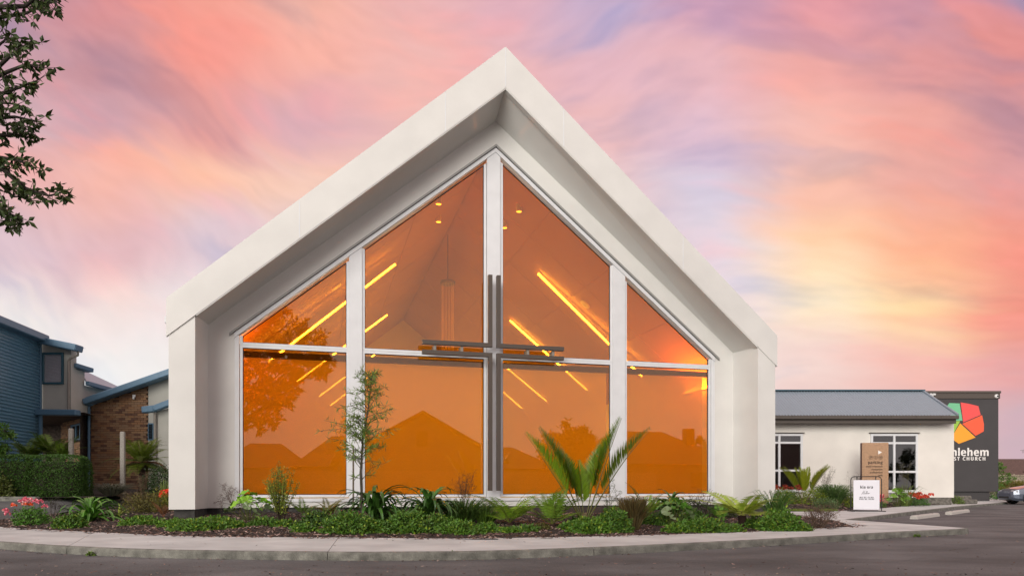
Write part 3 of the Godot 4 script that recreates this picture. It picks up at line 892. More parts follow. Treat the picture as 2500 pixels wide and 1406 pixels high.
func hanging_cross() -> void:
	var o := thing("cross", "brown timber cross of four mitred frames standing off the amber window", "cross", church.position, church.rotation.y)
	var z := -0.7
	for q in [[-1.0, 1.0, -0.163, -1.86, 4.235, 5.98], [1.0, 1.0, -0.05, 1.66, 4.235, 5.98], [-1.0, -1.0, -0.163, -1.86, 4.095, 0.77], [1.0, -1.0, -0.05, 1.66, 4.095, 0.77]]:
		var s: float = q[0]; var v: float = q[1]; var u0: float = q[2]; var u1: float = q[3]; var y0: float = q[4]; var y1: float = q[5]
		var t := 0.095
		var b := MB.new()
		b.prism(PackedVector2Array([Vector2(u0, y0), Vector2(u1, y0), Vector2(u1, y0 + v * t), Vector2(u0 + s * t, y0 + v * t)]), z - 0.06, z + 0.06)
		part("arm", b, M.bronze, o)
		b = MB.new()
		b.prism(PackedVector2Array([Vector2(u0, y0), Vector2(u0, y1), Vector2(u0 + s * t, y1), Vector2(u0 + s * t, y0 + v * t)]), z - 0.06, z + 0.06)
		part("post", b, M.bronze, o)
	for u in [-1.55, -0.9, 0.75, 1.4]:
		var b := MB.new()
		b.box(Vector3(u, 4.165, z - 0.14), Vector3(0.06, 0.13, 0.28), 0.004)
		part("bracket", b, M.grey_pipe, o)

# ---------------------------------------------------------------- houses on the left
func wall_of(b: MB, a: Vector3, c: Vector3, ya0: float, ya1: float, yc0: float, yc1: float, thick: float) -> void:   # an upright wall from a to c, its front on the right-hand side of that walk towards the viewer
	var d := Vector3(c.x - a.x, 0, c.z - a.z)
	var nb := Vector3(-d.z, 0, d.x).normalized() * thick
	var A := Vector3(a.x, ya0, a.z); var B := Vector3(c.x, yc0, c.z); var C := Vector3(c.x, yc1, c.z); var D := Vector3(a.x, ya1, a.z)
	b.quad_out(A, B, C, D, nb); b.quad_out(A - nb, B - nb, C - nb, D - nb, -nb)
	b.quad_out(D, C, C - nb, D - nb, Vector3.UP); b.quad_out(A, B, B - nb, A - nb, Vector3.DOWN)
	b.quad_out(A, D, D - nb, A - nb, -d); b.quad_out(B, C, C - nb, B - nb, d)

func beam(b: MB, a: Vector3, c: Vector3, w: float, h: float) -> void:      # a straight bar of w by h between two points, h upright
	var d := (c - a).normalized()
	var s := d.cross(Vector3.UP).normalized()
	var keep := b.t
	b.t = keep * Transform3D(Basis(d, s.cross(d), s), (a + c) / 2)
	b.box(Vector3.ZERO, Vector3(a.distance_to(c), h, w), minf(w, h) * 0.12)
	b.t = keep

func blue_house() -> void:
	var o := thing("blue_house", "two storey house with blue corrugated steel wall beside grey render", "house", Vector3(-17.4, 0.7, -26.6))
	var base := o.position
	var b := MB.new()
	b.t = Transform3D(Basis(), -base)
	# horizontal corrugations, each a rounded rib
	var p0 := Vector3(-15.9, 0, -16.0); var p1 := Vector3(-17.39, 0, -26.6)
	var dir := (p1 - p0).normalized()
	var out := Vector3(-dir.z, 0, dir.x)
	if out.x < 0: out = -out
	var y := 0.7
	var prof := []
	while y < 6.3:
		for k in 6: prof.append([y + 0.118 * k / 6.0, 0.028 * sin(TAU * k / 6.0)])
		y += 0.118
	for i in prof.size() - 1:
		var q: Array = prof[i]; var r: Array = prof[i + 1]
		b.quad_out(p0 + out * q[1] + Vector3.UP * q[0], p1 + out * q[1] + Vector3.UP * q[0], p1 + out * r[1] + Vector3.UP * r[0], p0 + out * r[1] + Vector3.UP * r[0], out)
	part("corrugated_cladding", b, M.blue_steel, o)
	b = MB.new()
	b.t = Transform3D(Basis(), -base)
	b.box(Vector3(-17.38, 3.5, -26.62), Vector3(0.09, 5.6, 0.09), 0.01)
	part("corner_trim", b, M.blue_trim, o)
	b = MB.new()
	b.t = Transform3D(Basis(), -base)
	wall_of(b, Vector3(-17.45, 0, -26.75), Vector3(-16.33, 0, -26.75), 3.6, 6.25, 3.6, 6.05, 0.2)
	b.box(Vector3(-16.6, 4.45, -27.2), Vector3(0.52, 1.62, 0.86))
	b.box(Vector3(-16.7, 5.65, -26.95), Vector3(0.7, 0.8, 0.36))
	b.box(Vector3(-16.85, 4.2, -28.6), Vector3(1.0, 1.1, 2.2))
	part("render_wall", b, M.grey_render, o)
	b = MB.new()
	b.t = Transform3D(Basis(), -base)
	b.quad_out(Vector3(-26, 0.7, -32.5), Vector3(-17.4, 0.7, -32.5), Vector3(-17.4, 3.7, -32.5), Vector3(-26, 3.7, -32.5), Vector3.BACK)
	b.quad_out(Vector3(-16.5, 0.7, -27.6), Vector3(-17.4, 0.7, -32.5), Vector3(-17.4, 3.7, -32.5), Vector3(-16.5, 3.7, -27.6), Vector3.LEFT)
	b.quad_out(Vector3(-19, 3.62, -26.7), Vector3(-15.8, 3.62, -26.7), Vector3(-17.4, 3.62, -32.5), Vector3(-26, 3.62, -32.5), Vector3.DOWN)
	part("porch_lining", b, M.shaded_porch_brown, o)  # part of the deep porch shade is in this colour
	b = MB.new()
	b.t = Transform3D(Basis(), -base)
	beam(b, Vector3(-17.42, 3.59, -26.4), Vector3(-15.85, 3.57, -26.4), 0.35, 0.21)
	part("porch_beam", b, M.blue_trim, o)
	b = MB.new()
	b.t = Transform3D(Basis(), -base)
	b.box(Vector3(-17.22, 2.1, -26.4), Vector3(0.1, 2.8, 0.1), 0.01)
	part("porch_post", b, M.blue_trim, o)
	# roof edge: along the blue wall, then dropping across the render
	b = MB.new()
	b.t = Transform3D(Basis(), -base)
	beam(b, Vector3(-15.75, 6.28, -16.0), Vector3(-17.22, 6.28, -26.5), 0.5, 0.26)
	part("eave_fascia", b, M.blue_trim, o)
	b = MB.new()
	b.t = Transform3D(Basis(), -base)
	beam(b, Vector3(-17.25, 6.22, -26.5), Vector3(-15.86, 5.93, -26.5), 0.5, 0.24)
	part("eave_fascia", b, M.blue_trim, o)
	b = MB.new()
	b.t = Transform3D(Basis(), -base)
	b.quad_out(Vector3(-15.9, 6.39, -16.0), Vector3(-17.3, 6.38, -26.5), Vector3(-22.0, 8.0, -26.5), Vector3(-22.0, 8.0, -16.0), Vector3.UP)
	b.quad_out(Vector3(-17.3, 6.3, -26.5), Vector3(-15.9, 6.02, -26.5), Vector3(-15.9, 6.02, -27.0), Vector3(-17.3, 6.3, -27.0), Vector3.UP)
	part("roof", b, M.blue_steel, o)
	b = MB.new()
	b.t = Transform3D(Basis(), -base)
	beam(b, Vector3(-16.38, 5.4, -26.95), Vector3(-16.2, 5.33, -27.75), 0.35, 0.16)
	part("upper_fascia", b, M.blue_trim, o)
	b = MB.new()
	b.t = Transform3D(Basis(), -base)
	var r0 := Vector3(-16.2, 4.88, -27.5); var r1 := Vector3(-16.2, 4.84, -29.9); var r2 := Vector3(-17.3, 5.25, -32.0); var r3 := Vector3(-17.3, 5.6, -29.0)
	b.quad_out(r0, r1, r2, r3, Vector3.UP)
	b.quad_out(r0 - Vector3(0, 0.1, 0), r1 - Vector3(0, 0.1, 0), r2 - Vector3(0, 0.1, 0), r3 - Vector3(0, 0.1, 0), Vector3.DOWN)
	part("lower_roof", b, M.blue_steel, o)
	b = MB.new()
	b.t = Transform3D(Basis(), -base)
	beam(b, r0 + Vector3(0.03, -0.07, 0), r1 + Vector3(0.03, -0.07, 0), 0.16, 0.16)
	part("gutter", b, M.blue_trim, o)
	var win := Node3D.new()
	win.name = "window"; o.add_child(win)
	b = MB.new()
	b.t = Transform3D(Basis(), -base)
	var wl := -17.36; var wr := -16.58; var w0 := 4.66; var w1 := 5.83
	for q in [[wl, wr, w1 - 0.08, w1], [wl, wr, w0, w0 + 0.07]]:
		b.box(Vector3((q[0] + q[1]) / 2, (q[2] + q[3]) / 2, -26.72), Vector3(q[1] - q[0], q[3] - q[2], 0.1), 0.01)
	for x in [wl + 0.035, wr - 0.035]:
		b.box(Vector3(x, (w0 + w1) / 2, -26.722), Vector3(0.07, w1 - w0 - 0.15, 0.094), 0.01)
	part("frame", b, M.teal_frame, win)
	b = MB.new()
	b.t = Transform3D(Basis(), -base)
	b.box(Vector3((wl + wr) / 2, (w0 + w1) / 2, -26.725), Vector3(wr - wl - 0.12, w1 - w0 - 0.13, 0.008))
	part("pane", b, M.clear_pane, win)
	b = MB.new()
	b.t = Transform3D(Basis(), -base)
	b.box(Vector3((wl + wr) / 2, (w0 + w1) / 2, -26.742), Vector3(wr - wl - 0.1, w1 - w0 - 0.1, 0.01))
	part("reflection_sheet", b, M.reflected_sky_tint, win)  # pale sheet added behind the pane in place of its sky reflection
	b = MB.new()
	b.t = Transform3D(Basis(), -base)
	b.tube(PackedVector3Array([Vector3(-15.92, 5.86, -26.5), Vector3(-15.95, 5.7, -26.55), Vector3(-16.27, 5.6, -26.62), Vector3(-16.36, 5.5, -26.66), Vector3(-16.36, 3.7, -26.66)]), PackedFloat32Array([0.045, 0.045, 0.045, 0.045, 0.045]), 10)
	part("downpipe", b, M.grey_pipe, o)

func brick_house() -> void:
	var z := 28.0
	var o := thing("brick_house", "low house of mottled brown brick with blue steel roof edge", "house", Vector3(-15.2, 0.75, -z))
	var base := o.position
	var xa := -16.29; var xb := -14.09
	var top := func(x: float) -> float: return 4.1 + (x - xa) * 0.345
	var b := MB.new()
	b.t = Transform3D(Basis(), -base)
	wall_of(b, Vector3(xa + 0.01, 0, -z - 0.02), Vector3(xb, 0, -z - 0.02), 0.6, top.call(xa), 0.6, top.call(xb), 0.25)
	var lx := -19.5; var lz := -31.3
	var wd := Vector3(xa - lx, 0, -z - lz).normalized()
	var w1 := Vector3(xa, 0, -z - 0.02)
	wall_of(b, Vector3(lx, 0, lz), w1, 0.6, 2.78, 0.6, 2.78, 0.25)
	wall_of(b, Vector3(lx, 0, lz), w1, 3.42, 4.1, 3.42, 4.1, 0.25)
	wall_of(b, w1 - wd * 0.26, w1, 2.78, 3.42, 2.78, 3.42, 0.25)
	wall_of(b, Vector3(lx, 0, lz), w1 - wd * 2.96, 2.78, 3.42, 2.78, 3.42, 0.25)
	part("mortar_bed", b, M.mortar, o)
	b = MB.new()
	b.t = Transform3D(Basis(), -base)
	wall_of(b, Vector3(xb, 0, -z), Vector3(-10.5, 0, -z), 0.6, top.call(xb), 0.6, top.call(-10.5), 0.25)
	part("render_wall", b, M.grey_render, o)
	# bricks, laid course by course; the upper ones that show are parts of their own
	var tones := [Color(0.25, 0.15, 0.085), Color(0.28, 0.165, 0.09), Color(0.22, 0.125, 0.07), Color(0.17, 0.09, 0.05), Color(0.125, 0.065, 0.042), Color(0.26, 0.14, 0.07), Color(0.24, 0.15, 0.09)]
	var kinds := []
	for i in 7:
		kinds.append([])
		for l in [0.228, 0.11, 0.17]:
			var m := MB.new()
			m.col = tones[i]
			m.box(Vector3.ZERO, Vector3(l, 0.076, 0.05), 0.005)
			kinds[i].append(m.mesh())
	var rest := MB.new()
	var count := 0
	var row := 47
	while row >= 0:
		var y := 0.64 + row * 0.0865
		var x := xa + (0.0 if row % 2 == 0 else -0.118)
		while x < xb - 0.03:
			var l := 0.228
			var x0 := x
			if x0 < xa: x0 = xa; l = 0.11
			if x0 + l > xb: l = 0.11 if x0 + 0.13 < xb + 0.03 else 0.0
			if x0 + 0.17 < xb and x0 + 0.228 > xb: l = 0.17
			if l > 0.0 and y + 0.05 < top.call(x0):
				var k := rng.randi() % 7
				if rng.randf() < 0.35: k = [0, 1, 5][rng.randi() % 3]
				var p := Vector3(x0 + l / 2, y, -z + 0.0 + rv(-0.003, 0.003))
				if count < 300:
					var q := put("brick", kinds[k][0 if l > 0.2 else (1 if l < 0.15 else 2)], M.mixed_paint, o)
					q.position = p - base
					count += 1
				else:
					rest.t = Transform3D(Basis(), p - base); rest.col = tones[k]
					rest.box(Vector3.ZERO, Vector3(l, 0.076, 0.05), 0.005)
			x += 0.238
		row -= 1
	var d := Vector3(xa - lx, 0, -z - lz).normalized()
	var len_ := Vector2(xa - lx, -z - lz).length()
	var face := Vector3(-d.z, 0, d.x)
	if face.z < 0: face = -face
	for r in 40:
		var y := 0.64 + r * 0.0865
		var s := 0.06 if r % 2 == 0 else 0.18
		while s < len_ - 0.1:
			var in_window := y > 2.78 and y < 3.42 and s > 0.18 and s < 3.0
			if not in_window:
				rest.col = tones[rng.randi() % 7]
				rest.t = Transform3D(Basis(d, Vector3.UP, face), Vector3(xa, y, -z) - d * (s + 0.05) + face * 0.01 - base)
				rest.box(Vector3.ZERO, Vector3(0.228, 0.076, 0.05), 0.005)
			s += 0.238
	part("brickwork", rest, M.mixed_paint, o, "stuff")
	# the window band in the angled wall
	var win := Node3D.new()
	win.name = "window"; o.add_child(win)
	b = MB.new()
	var fb := Transform3D(Basis(d, Vector3.UP, face), Vector3(xa, 0, -z) - base)
	b.t = fb
	b.box(Vector3(-1.6, 3.1, 0.0), Vector3(2.76, 0.56, 0.008))
	part("pane", b, M.window_glass, win)
	b = MB.new()
	b.t = fb
	b.quad_out(Vector3(-3.0, 2.4, -2.6), Vector3(-0.25, 2.4, -2.6), Vector3(-0.25, 3.8, -2.6), Vector3(-3.0, 3.8, -2.6), Vector3.BACK)
	b.quad_out(Vector3(-3.0, 2.4, -2.6), Vector3(-3.0, 2.4, -0.03), Vector3(-3.0, 3.8, -0.03), Vector3(-3.0, 3.8, -2.6), Vector3.RIGHT)
	b.quad_out(Vector3(-0.25, 2.4, -2.6), Vector3(-0.25, 2.4, -0.03), Vector3(-0.25, 3.8, -0.03), Vector3(-0.25, 3.8, -2.6), Vector3.LEFT)
	b.quad_out(Vector3(-3.0, 2.4, -2.6), Vector3(-3.0, 2.4, -0.03), Vector3(-0.25, 2.4, -0.03), Vector3(-0.25, 2.4, -2.6), Vector3.UP)
	b.quad_out(Vector3(-3.0, 3.8, -2.6), Vector3(-3.0, 3.8, -0.03), Vector3(-0.25, 3.8, -0.03), Vector3(-0.25, 3.8, -2.6), Vector3.DOWN)
	part("room_lining", b, M.room_paint, win)
	b = MB.new()
	b.t = fb
	for y in [2.8, 3.4]: b.box(Vector3(-1.6, y, 0.01), Vector3(2.84, 0.06, 0.06), 0.006)
	for k in 5: b.box(Vector3(-0.25 - k * 0.67, 3.1, 0.012), Vector3(0.05, 0.54, 0.052), 0.006)
	part("frame", b, M.blue_trim, win)
	b = MB.new()
	b.t = fb
	b.box(Vector3(-1.6, 2.73, 0.03), Vector3(2.9, 0.06, 0.12), 0.01)
	part("sill", b, M.dark_timber, win)
	# roof edges
	b = MB.new()
	b.t = Transform3D(Basis(), -base)
	beam(b, Vector3(xa - 0.03, top.call(xa) + 0.0, -z + 0.3), Vector3(-10.4, top.call(-10.4) + 0.02, -z + 0.3), 0.5, 0.22)
	part("verge_fascia", b, M.blue_trim, o)
	b = MB.new()
	b.t = Transform3D(Basis(), -base)
	beam(b, Vector3(xa - 0.04, top.call(xa) + 0.14, -z + 0.1), Vector3(-10.4, top.call(-10.4) + 0.16, -z + 0.1), 0.5, 0.1)
	part("verge_cap", b, M.blue_steel, o)
	b = MB.new()
	b.t = Transform3D(Basis(), -base)
	beam(b, Vector3(xa + 0.02, 4.1, -z + 0.3), Vector3(lx, 4.1, lz + 0.3), 0.4, 0.22)
	part("gutter", b, M.blue_trim, o)
	b = MB.new()
	b.t = Transform3D(Basis(), -base)
	b.quad_out(Vector3(xa, top.call(xa) + 0.18, -z - 0.1), Vector3(-10.4, top.call(-10.4) + 0.2, -z - 0.1), Vector3(-10.4, 6.0, -36), Vector3(-19, 4.5, -36), Vector3.UP)
	part("roof", b, M.blue_steel, o)
	b = MB.new()
	b.t = Transform3D(Basis(), -base)
	b.tube(PackedVector3Array([Vector3(xa - 0.02, 4.0, -z + 0.14), Vector3(xa - 0.02, 0.6, -z + 0.14)]), PackedFloat32Array([0.05, 0.05]), 12)
	part("downpipe", b, M.blue_trim, o)
	# the lower lean-to on the right with its window and pipe
	b = MB.new()
	b.t = Transform3D(Basis(), -base)
	var l0 := at(348, 1001, 27.0); var l1 := at(378, 998, 27.0); var l2 := at(440, 974, 27.0)
	beam(b, l0, l1, 0.3, 0.24)
	beam(b, l1 + Vector3(-0.02, 0, 0.01), l2, 0.3, 0.22)
	part("lean_to_fascia", b, M.blue_trim, o)
	b = MB.new()
	b.t = Transform3D(Basis(), -base)
	var wx := at(380, 1100, 27.2).x
	wall_of(b, Vector3(wx, 0, -27.2), Vector3(-11.0, 0, -27.2), 0.6, 3.7, 0.6, 4.3, 0.15)
	part("render_wall", b, M.grey_render, o)
	b = MB.new()
	b.t = Transform3D(Basis(), -base)
	b.tube(PackedVector3Array([at(377, 1008, 27.1), at(377, 1190, 27.1)]), PackedFloat32Array([0.05, 0.05]), 10)
	part("downpipe", b, M.grey_pipe, o)
	win = Node3D.new()
	win.name = "window"; o.add_child(win, true)
	b = MB.new()
	b.t = Transform3D(Basis(), -base)
	var c := at(367, 1054, 27.9)
	b.box(c, Vector3(0.22, 0.66, 0.05), 0.01)
	part("frame", b, M.blue_trim, win)
	b = MB.new()
	b.t = Transform3D(Basis(), -base)
	b.box(c + Vector3(0, 0, 0.029), Vector3(0.15, 0.58, 0.012))
	part("pane", b, M.car_glass, win)
	var fl := thing("security_light", "small white security light high on the brick wall", "security light", at(327, 968, 27.95))
	b = MB.new()
	b.box(Vector3(0, 0.02, 0.03), Vector3(0.11, 0.1, 0.07), 0.015)
	part("housing", b, M.white_plastic, fl)
	b = MB.new()
	b.t = Transform3D(Basis(Vector3(1, 0, 0), 0.5), Vector3(0, -0.07, 0.07))
	b.box(Vector3.ZERO, Vector3(0.07, 0.08, 0.07), 0.012)
	part("sensor", b, M.white_plastic, fl)

# ---------------------------------------------------------------- the white hall and dark tower on the right
func hall_window(o: Node3D, base: Vector3, cols: Array, rows: Array, z: float) -> void:
	var win := Node3D.new()
	win.name = "window"; o.add_child(win, true)
	var l: float = cols[0]; var r: float = cols[cols.size() - 1]
	var lo: float = rows[0]; var hi: float = rows[rows.size() - 1]
	var t := 0.09
	var b := MB.new()
	b.t = Transform3D(Basis(), -base)
	for x in cols: b.box(Vector3(x, (lo + hi) / 2, z + 0.015), Vector3(t, hi - lo + t, 0.09), 0.008)
	for y in rows:
		for i in cols.size() - 1:
			b.box(Vector3((cols[i] + cols[i + 1]) / 2, y, z + 0.013), Vector3(cols[i + 1] - cols[i] - t + 0.004, t, 0.08), 0.008)
	b.box(Vector3((l + r) / 2, lo - 0.06, z + 0.04), Vector3(r - l + 0.24, 0.05, 0.16), 0.008)
	part("frame", b, M.white_frame, win)
	b = MB.new()
	b.t = Transform3D(Basis(), -base)
	b.box(Vector3((l + r) / 2, hi + 0.085, z + 0.05), Vector3(r - l + 0.22, 0.03, 0.12))
	part("head_flashing", b, M.brown_gutter, win)
	for i in cols.size() - 1:
		for j in rows.size() - 1:
			b = MB.new()
			b.t = Transform3D(Basis(Vector3.UP, rv(-0.004, 0.004)), -base + Vector3((cols[i] + cols[i + 1]) / 2, (rows[j] + rows[j + 1]) / 2, z))
			b.box(Vector3.ZERO, Vector3(cols[i + 1] - cols[i] - t + 0.02, rows[j + 1] - rows[j] - t + 0.02, 0.012))
			part("pane", b, M.window_glass, win)

func white_hall() -> void:
	var z := 31.0
	var xr := 18.96
	var o := thing("white_hall", "long low white hall with blue grey corrugated roof and brown gutter", "hall", Vector3(14, 0.15, -z))
	var base := o.position
	var b := MB.new()
	b.t = Transform3D(Basis(), -base)
	var px := func(p: float) -> float: return (p - 1250.0) / F * z
	var py := func(p: float) -> float: return EYE + (1190.0 - p) / F * z
	var holes := [[px.call(1848), px.call(1957)], [px.call(2128.5), px.call(2238)]]
	var sill: float = py.call(1199); var head: float = py.call(1062)
	b.box(Vector3((9.0 + xr) / 2, (0.42 + sill) / 2, -z - 0.1), Vector3(xr - 9.0, sill - 0.42, 0.2))
	b.box(Vector3((9.0 + xr) / 2, (3.62 + head) / 2, -z - 0.1), Vector3(xr - 9.0, 3.62 - head, 0.2))
	for q in [[9.0, holes[0][0]], [holes[0][1], holes[1][0]], [holes[1][1], xr]]:
		b.box(Vector3((q[0] + q[1]) / 2, (sill + head) / 2, -z - 0.1), Vector3(q[1] - q[0], head - sill, 0.2))
	b.box(Vector3(xr - 0.1, 2.02, -z - 2.5), Vector3(0.2, 3.2, 4.58))
	b.box(Vector3(9.1, 2.02, -z - 2.5), Vector3(0.2, 3.2, 4.58))
	b.box(Vector3((9.0 + xr) / 2, 2.02, -z - 4.9), Vector3(xr - 9.0, 3.2, 0.2))
	part("wall", b, M.cream_wall, o)
	b = MB.new()
	b.t = Transform3D(Basis(), -base)
	b.box(Vector3((9.0 + xr) / 2, 3.55, -z - 2.5), Vector3(xr - 9.4, 0.1, 4.6))
	b.box(Vector3((9.0 + xr) / 2, 0.46, -z - 2.5), Vector3(xr - 9.4, 0.1, 4.6))
	b.box(Vector3(14.6, 2.0, -z - 2.5), Vector3(0.12, 2.96, 4.5))
	part("room_lining", b, M.room_paint, o)
	b = MB.new()
	b.t = Transform3D(Basis(), -base)
	b.box(Vector3((9.0 + xr) / 2 - 0.08, 0.24, -z - 2.4), Vector3(xr - 9.0, 0.38, 4.72))
	part("plinth", b, M.old_concrete, o)
	# corrugated roof, ribs running down the slope
	b = MB.new()
	b.t = Transform3D(Basis(), -base)
	var e := Vector3(9.0, 3.88, -z + 0.6); var rg := Vector3(9.0, 5.24, -33.0)
	var dn := (e - rg)
	var nrm := Vector3(0, -dn.z, dn.y).normalized()
	if nrm.y < 0: nrm = -nrm
	var x := 0.0
	var pitch := 0.13
	while x < 9.75:
		for k in 4:
			var x0 := x + pitch * k / 4.0; var x1 := x + pitch * (k + 1) / 4.0
			var h0 := 0.012 * sin(TAU * k / 4.0); var h1 := 0.012 * sin(TAU * (k + 1) / 4.0)
			b.quad_out(e + Vector3(x0, 0, 0) + nrm * h0, e + Vector3(x1, 0, 0) + nrm * h1, rg + Vector3(x1, 0, 0) + nrm * h1, rg + Vector3(x0, 0, 0) + nrm * h0, nrm)
		x += pitch
	b.quad_out(rg, rg + Vector3(9.75, 0, 0), Vector3(18.75, 3.5, -36), Vector3(9, 3.5, -36), Vector3.UP)
	part("corrugated_roof", b, M.grey_roof, o)
	b = MB.new()
	b.t = Transform3D(Basis(), -base)
	beam(b, rg + Vector3(0, 0.03, 0), rg + Vector3(9.8, 0.03, 0), 0.3, 0.05)
	part("ridge_cap", b, M.teal_frame, o)
	b = MB.new()
	b.t = Transform3D(Basis(), -base)
	beam(b, e + Vector3(9.74, 0.02, 0.02), rg + Vector3(9.74, 0.02, 0), 0.1, 0.1)
	part("barge", b, M.grey_roof, o)
	b = MB.new()
	b.t = Transform3D(Basis(), -base)
	b.box(Vector3((9.0 + 18.72) / 2, 3.785, -z + 0.66), Vector3(9.76, 0.15, 0.15), 0.02)
	part("gutter", b, M.brown_gutter, o)
	for i in 7:
		b = MB.new()
		b.t = Transform3D(Basis(), -base)
		b.box(Vector3(11.75 + i * 1.04, 3.785, -z + 0.742), Vector3(0.03, 0.16, 0.02), 0.004)
		part("gutter_bracket", b, M.brown_gutter, o)
	b = MB.new()
	b.t = Transform3D(Basis(), -base)
	b.box(Vector3((9.0 + 18.7) / 2, 3.63, -z + 0.42), Vector3(9.72, 0.18, 0.3), 0.01)
	part("eave_board", b, M.brown_gutter, o)
	hall_window(o, base, [px.call(1848), px.call(1902.5), px.call(1957)], [py.call(1197), py.call(1149), py.call(1081), py.call(1062)], -z + 0.02)
	hall_window(o, base, [px.call(2128.5), px.call(2183), px.call(2238)], [py.call(1199), py.call(1152), py.call(1082), py.call(1062)], -z + 0.02)

func text(parent: Node3D, called: String, s: String, bold: bool, height: float, p: Vector3, align: int, mat: Material, depth := 0.012, spacing := 0.0) -> void:
	var f := SystemFont.new()
	f.font_names = PackedStringArray(["Droid Sans"])
	f.font_weight = 700 if bold else 400
	var tm := TextMesh.new()
	tm.text = s; tm.font = f; tm.font_size = 64; tm.pixel_size = height / 46.0; tm.depth = depth
	tm.horizontal_alignment = align as HorizontalAlignment
	if spacing > 0:
		var fv := FontVariation.new()
		fv.base_font = f; fv.spacing_glyph = int(spacing)
		tm.font = fv
	var o := put(called, tm, mat, parent)
	o.position = p + Vector3(0, 22.0 * tm.pixel_size, 0)      # p is on the baseline

func tower() -> void:
	var z := 40.0
	var o := thing("dark_tower", "charcoal sign tower with a five piece colour emblem and white lettering", "tower", Vector3(24.7, 0.08, -z))
	var base := o.position
	var xl := 22.45; var xr := 26.93
	var b := MB.new()
	b.t = Transform3D(Basis(), -base)
	b.box(Vector3((xl + xr) / 2, (0.62 + 5.75) / 2, -z - 1.5), Vector3(xr - xl, 5.13, 3.0), 0.01)
	part("wall", b, M.charcoal_wall, o)
	b = MB.new()
	b.t = Transform3D(Basis(), -base)
	b.box(Vector3((xl + xr) / 2 - 0.2, 0.33, -z - 1.5), Vector3(xr - xl - 0.4, 0.6, 2.7))
	part("plinth", b, M.charcoal_wall, o)
	b = MB.new()
	b.t = Transform3D(Basis(), -base)
	b.box(Vector3((xl + xr) / 2, 5.9, -z - 1.5), Vector3(xr - xl + 0.12, 0.3, 3.12), 0.015)
	part("fascia", b, M.brown_gutter, o)
	b = MB.new()
	b.t = Transform3D(Basis(), -base)
	b.box(Vector3((xl + xr) / 2, 6.11, -z - 1.5), Vector3(xr - xl + 0.18, 0.13, 3.2), 0.015)
	part("cap", b, M.brown_gutter, o)
	var g := Node3D.new()
	g.name = "emblem"; o.add_child(g)
	var k := z / F
	var shapes := [["logo_green", [[2308, 999], [2319, 984], [2344, 985], [2351, 1027], [2331, 1027]]], ["logo_red", [[2346.5, 982.5], [2368, 986], [2390, 991.5], [2395.5, 1013], [2353, 1031]]],
		["logo_orange_red", [[2350.5, 1034.5], [2399, 1013.5], [2403.5, 1036], [2403, 1053], [2383, 1064]]], ["logo_amber", [[2345.5, 1033.5], [2383, 1068], [2342, 1083.5], [2325, 1071], [2329, 1060]]], ["logo_lime", [[2328, 1028], [2345.5, 1028], [2327, 1062], [2316, 1050]]]]
	for s in shapes:
		var poly := PackedVector2Array()
		for q in s[1]: poly.append(Vector2((q[0] - 1250.0) * k - base.x, EYE + (1190.0 - q[1]) * k - base.y))
		b = MB.new()
		b.prism(poly, -0.005, 0.02)
		part("emblem_piece", b, M[s[0]], g)
	var p1 := at(2417, 1113, z - 0.02) - base
	text(o, "lettering", "bethlehem", true, 0.42, p1, HORIZONTAL_ALIGNMENT_RIGHT, M.white_paint, 0.03)
	var p2 := at(2408, 1124, z - 0.02) - base
	text(o, "lettering", "BAPTIST CHURCH", true, 0.19, p2, HORIZONTAL_ALIGNMENT_RIGHT, M.white_paint, 0.03, 10)
	var cam_ := thing("dome_camera", "white dome camera at the right end of the tower fascia", "camera", at(2436, 967, z - 0.12))
	b = MB.new()
	b.t = Transform3D(Basis(Vector3(1, 0, 0), PI / 2), Vector3.ZERO)
	b.lathe(PackedVector2Array([Vector2(0.11, -0.12), Vector2(0.11, -0.02), Vector2(0.085, 0.02), Vector2(0.0, 0.03)]), 16)
	part("base", b, M.white_plastic, cam_)
	b = MB.new()
	b.t = Transform3D(Basis(), Vector3(0.02, 0.0, 0.04))
	b.lathe(PackedVector2Array([Vector2(0.0, -0.045), Vector2(0.04, -0.03), Vector2(0.05, 0.0), Vector2(0.04, 0.03), Vector2(0.0, 0.045)]), 12)
	part("lens", b, M.dark_lens, cam_)
	var fl := thing("floodlight", "white twin head floodlight near the left end of the tower fascia", "floodlight", at(2277, 964, z - 0.1))
	for x in [-0.09, 0.09]:
		b = MB.new()
		b.t = Transform3D(Basis(Vector3(1, 0, 0), 0.4), Vector3(x, 0.02, 0.06))
		b.box(Vector3.ZERO, Vector3(0.15, 0.1, 0.1), 0.02)
		part("lamp_head", b, M.white_plastic, fl)
	b = MB.new()
	b.box(Vector3(0, -0.08, 0.03), Vector3(0.1, 0.12, 0.1), 0.02)
	part("sensor", b, M.white_plastic, fl)

# ---------------------------------------------------------------- the two signs
func ring_mesh(r: float, w: float) -> MB:
	var b := MB.new()
	for i in 28:
		var a0 := TAU * i / 28; var a1 := TAU * (i + 1) / 28
		var d0 := Vector3(cos(a0), sin(a0), 0); var d1 := Vector3(cos(a1), sin(a1), 0)
		b.quad_out(d0 * (r - w), d0 * r, d1 * r, d1 * (r - w), Vector3.BACK)
	return b

func stroke(b: MB, pts: Array, w: float) -> void:
	var p := PackedVector3Array(); var r := PackedFloat32Array()
	for q in pts:
		p.append(Vector3(q[0], q[1], 0)); r.append(w)
	b.tube(p, r, 5)

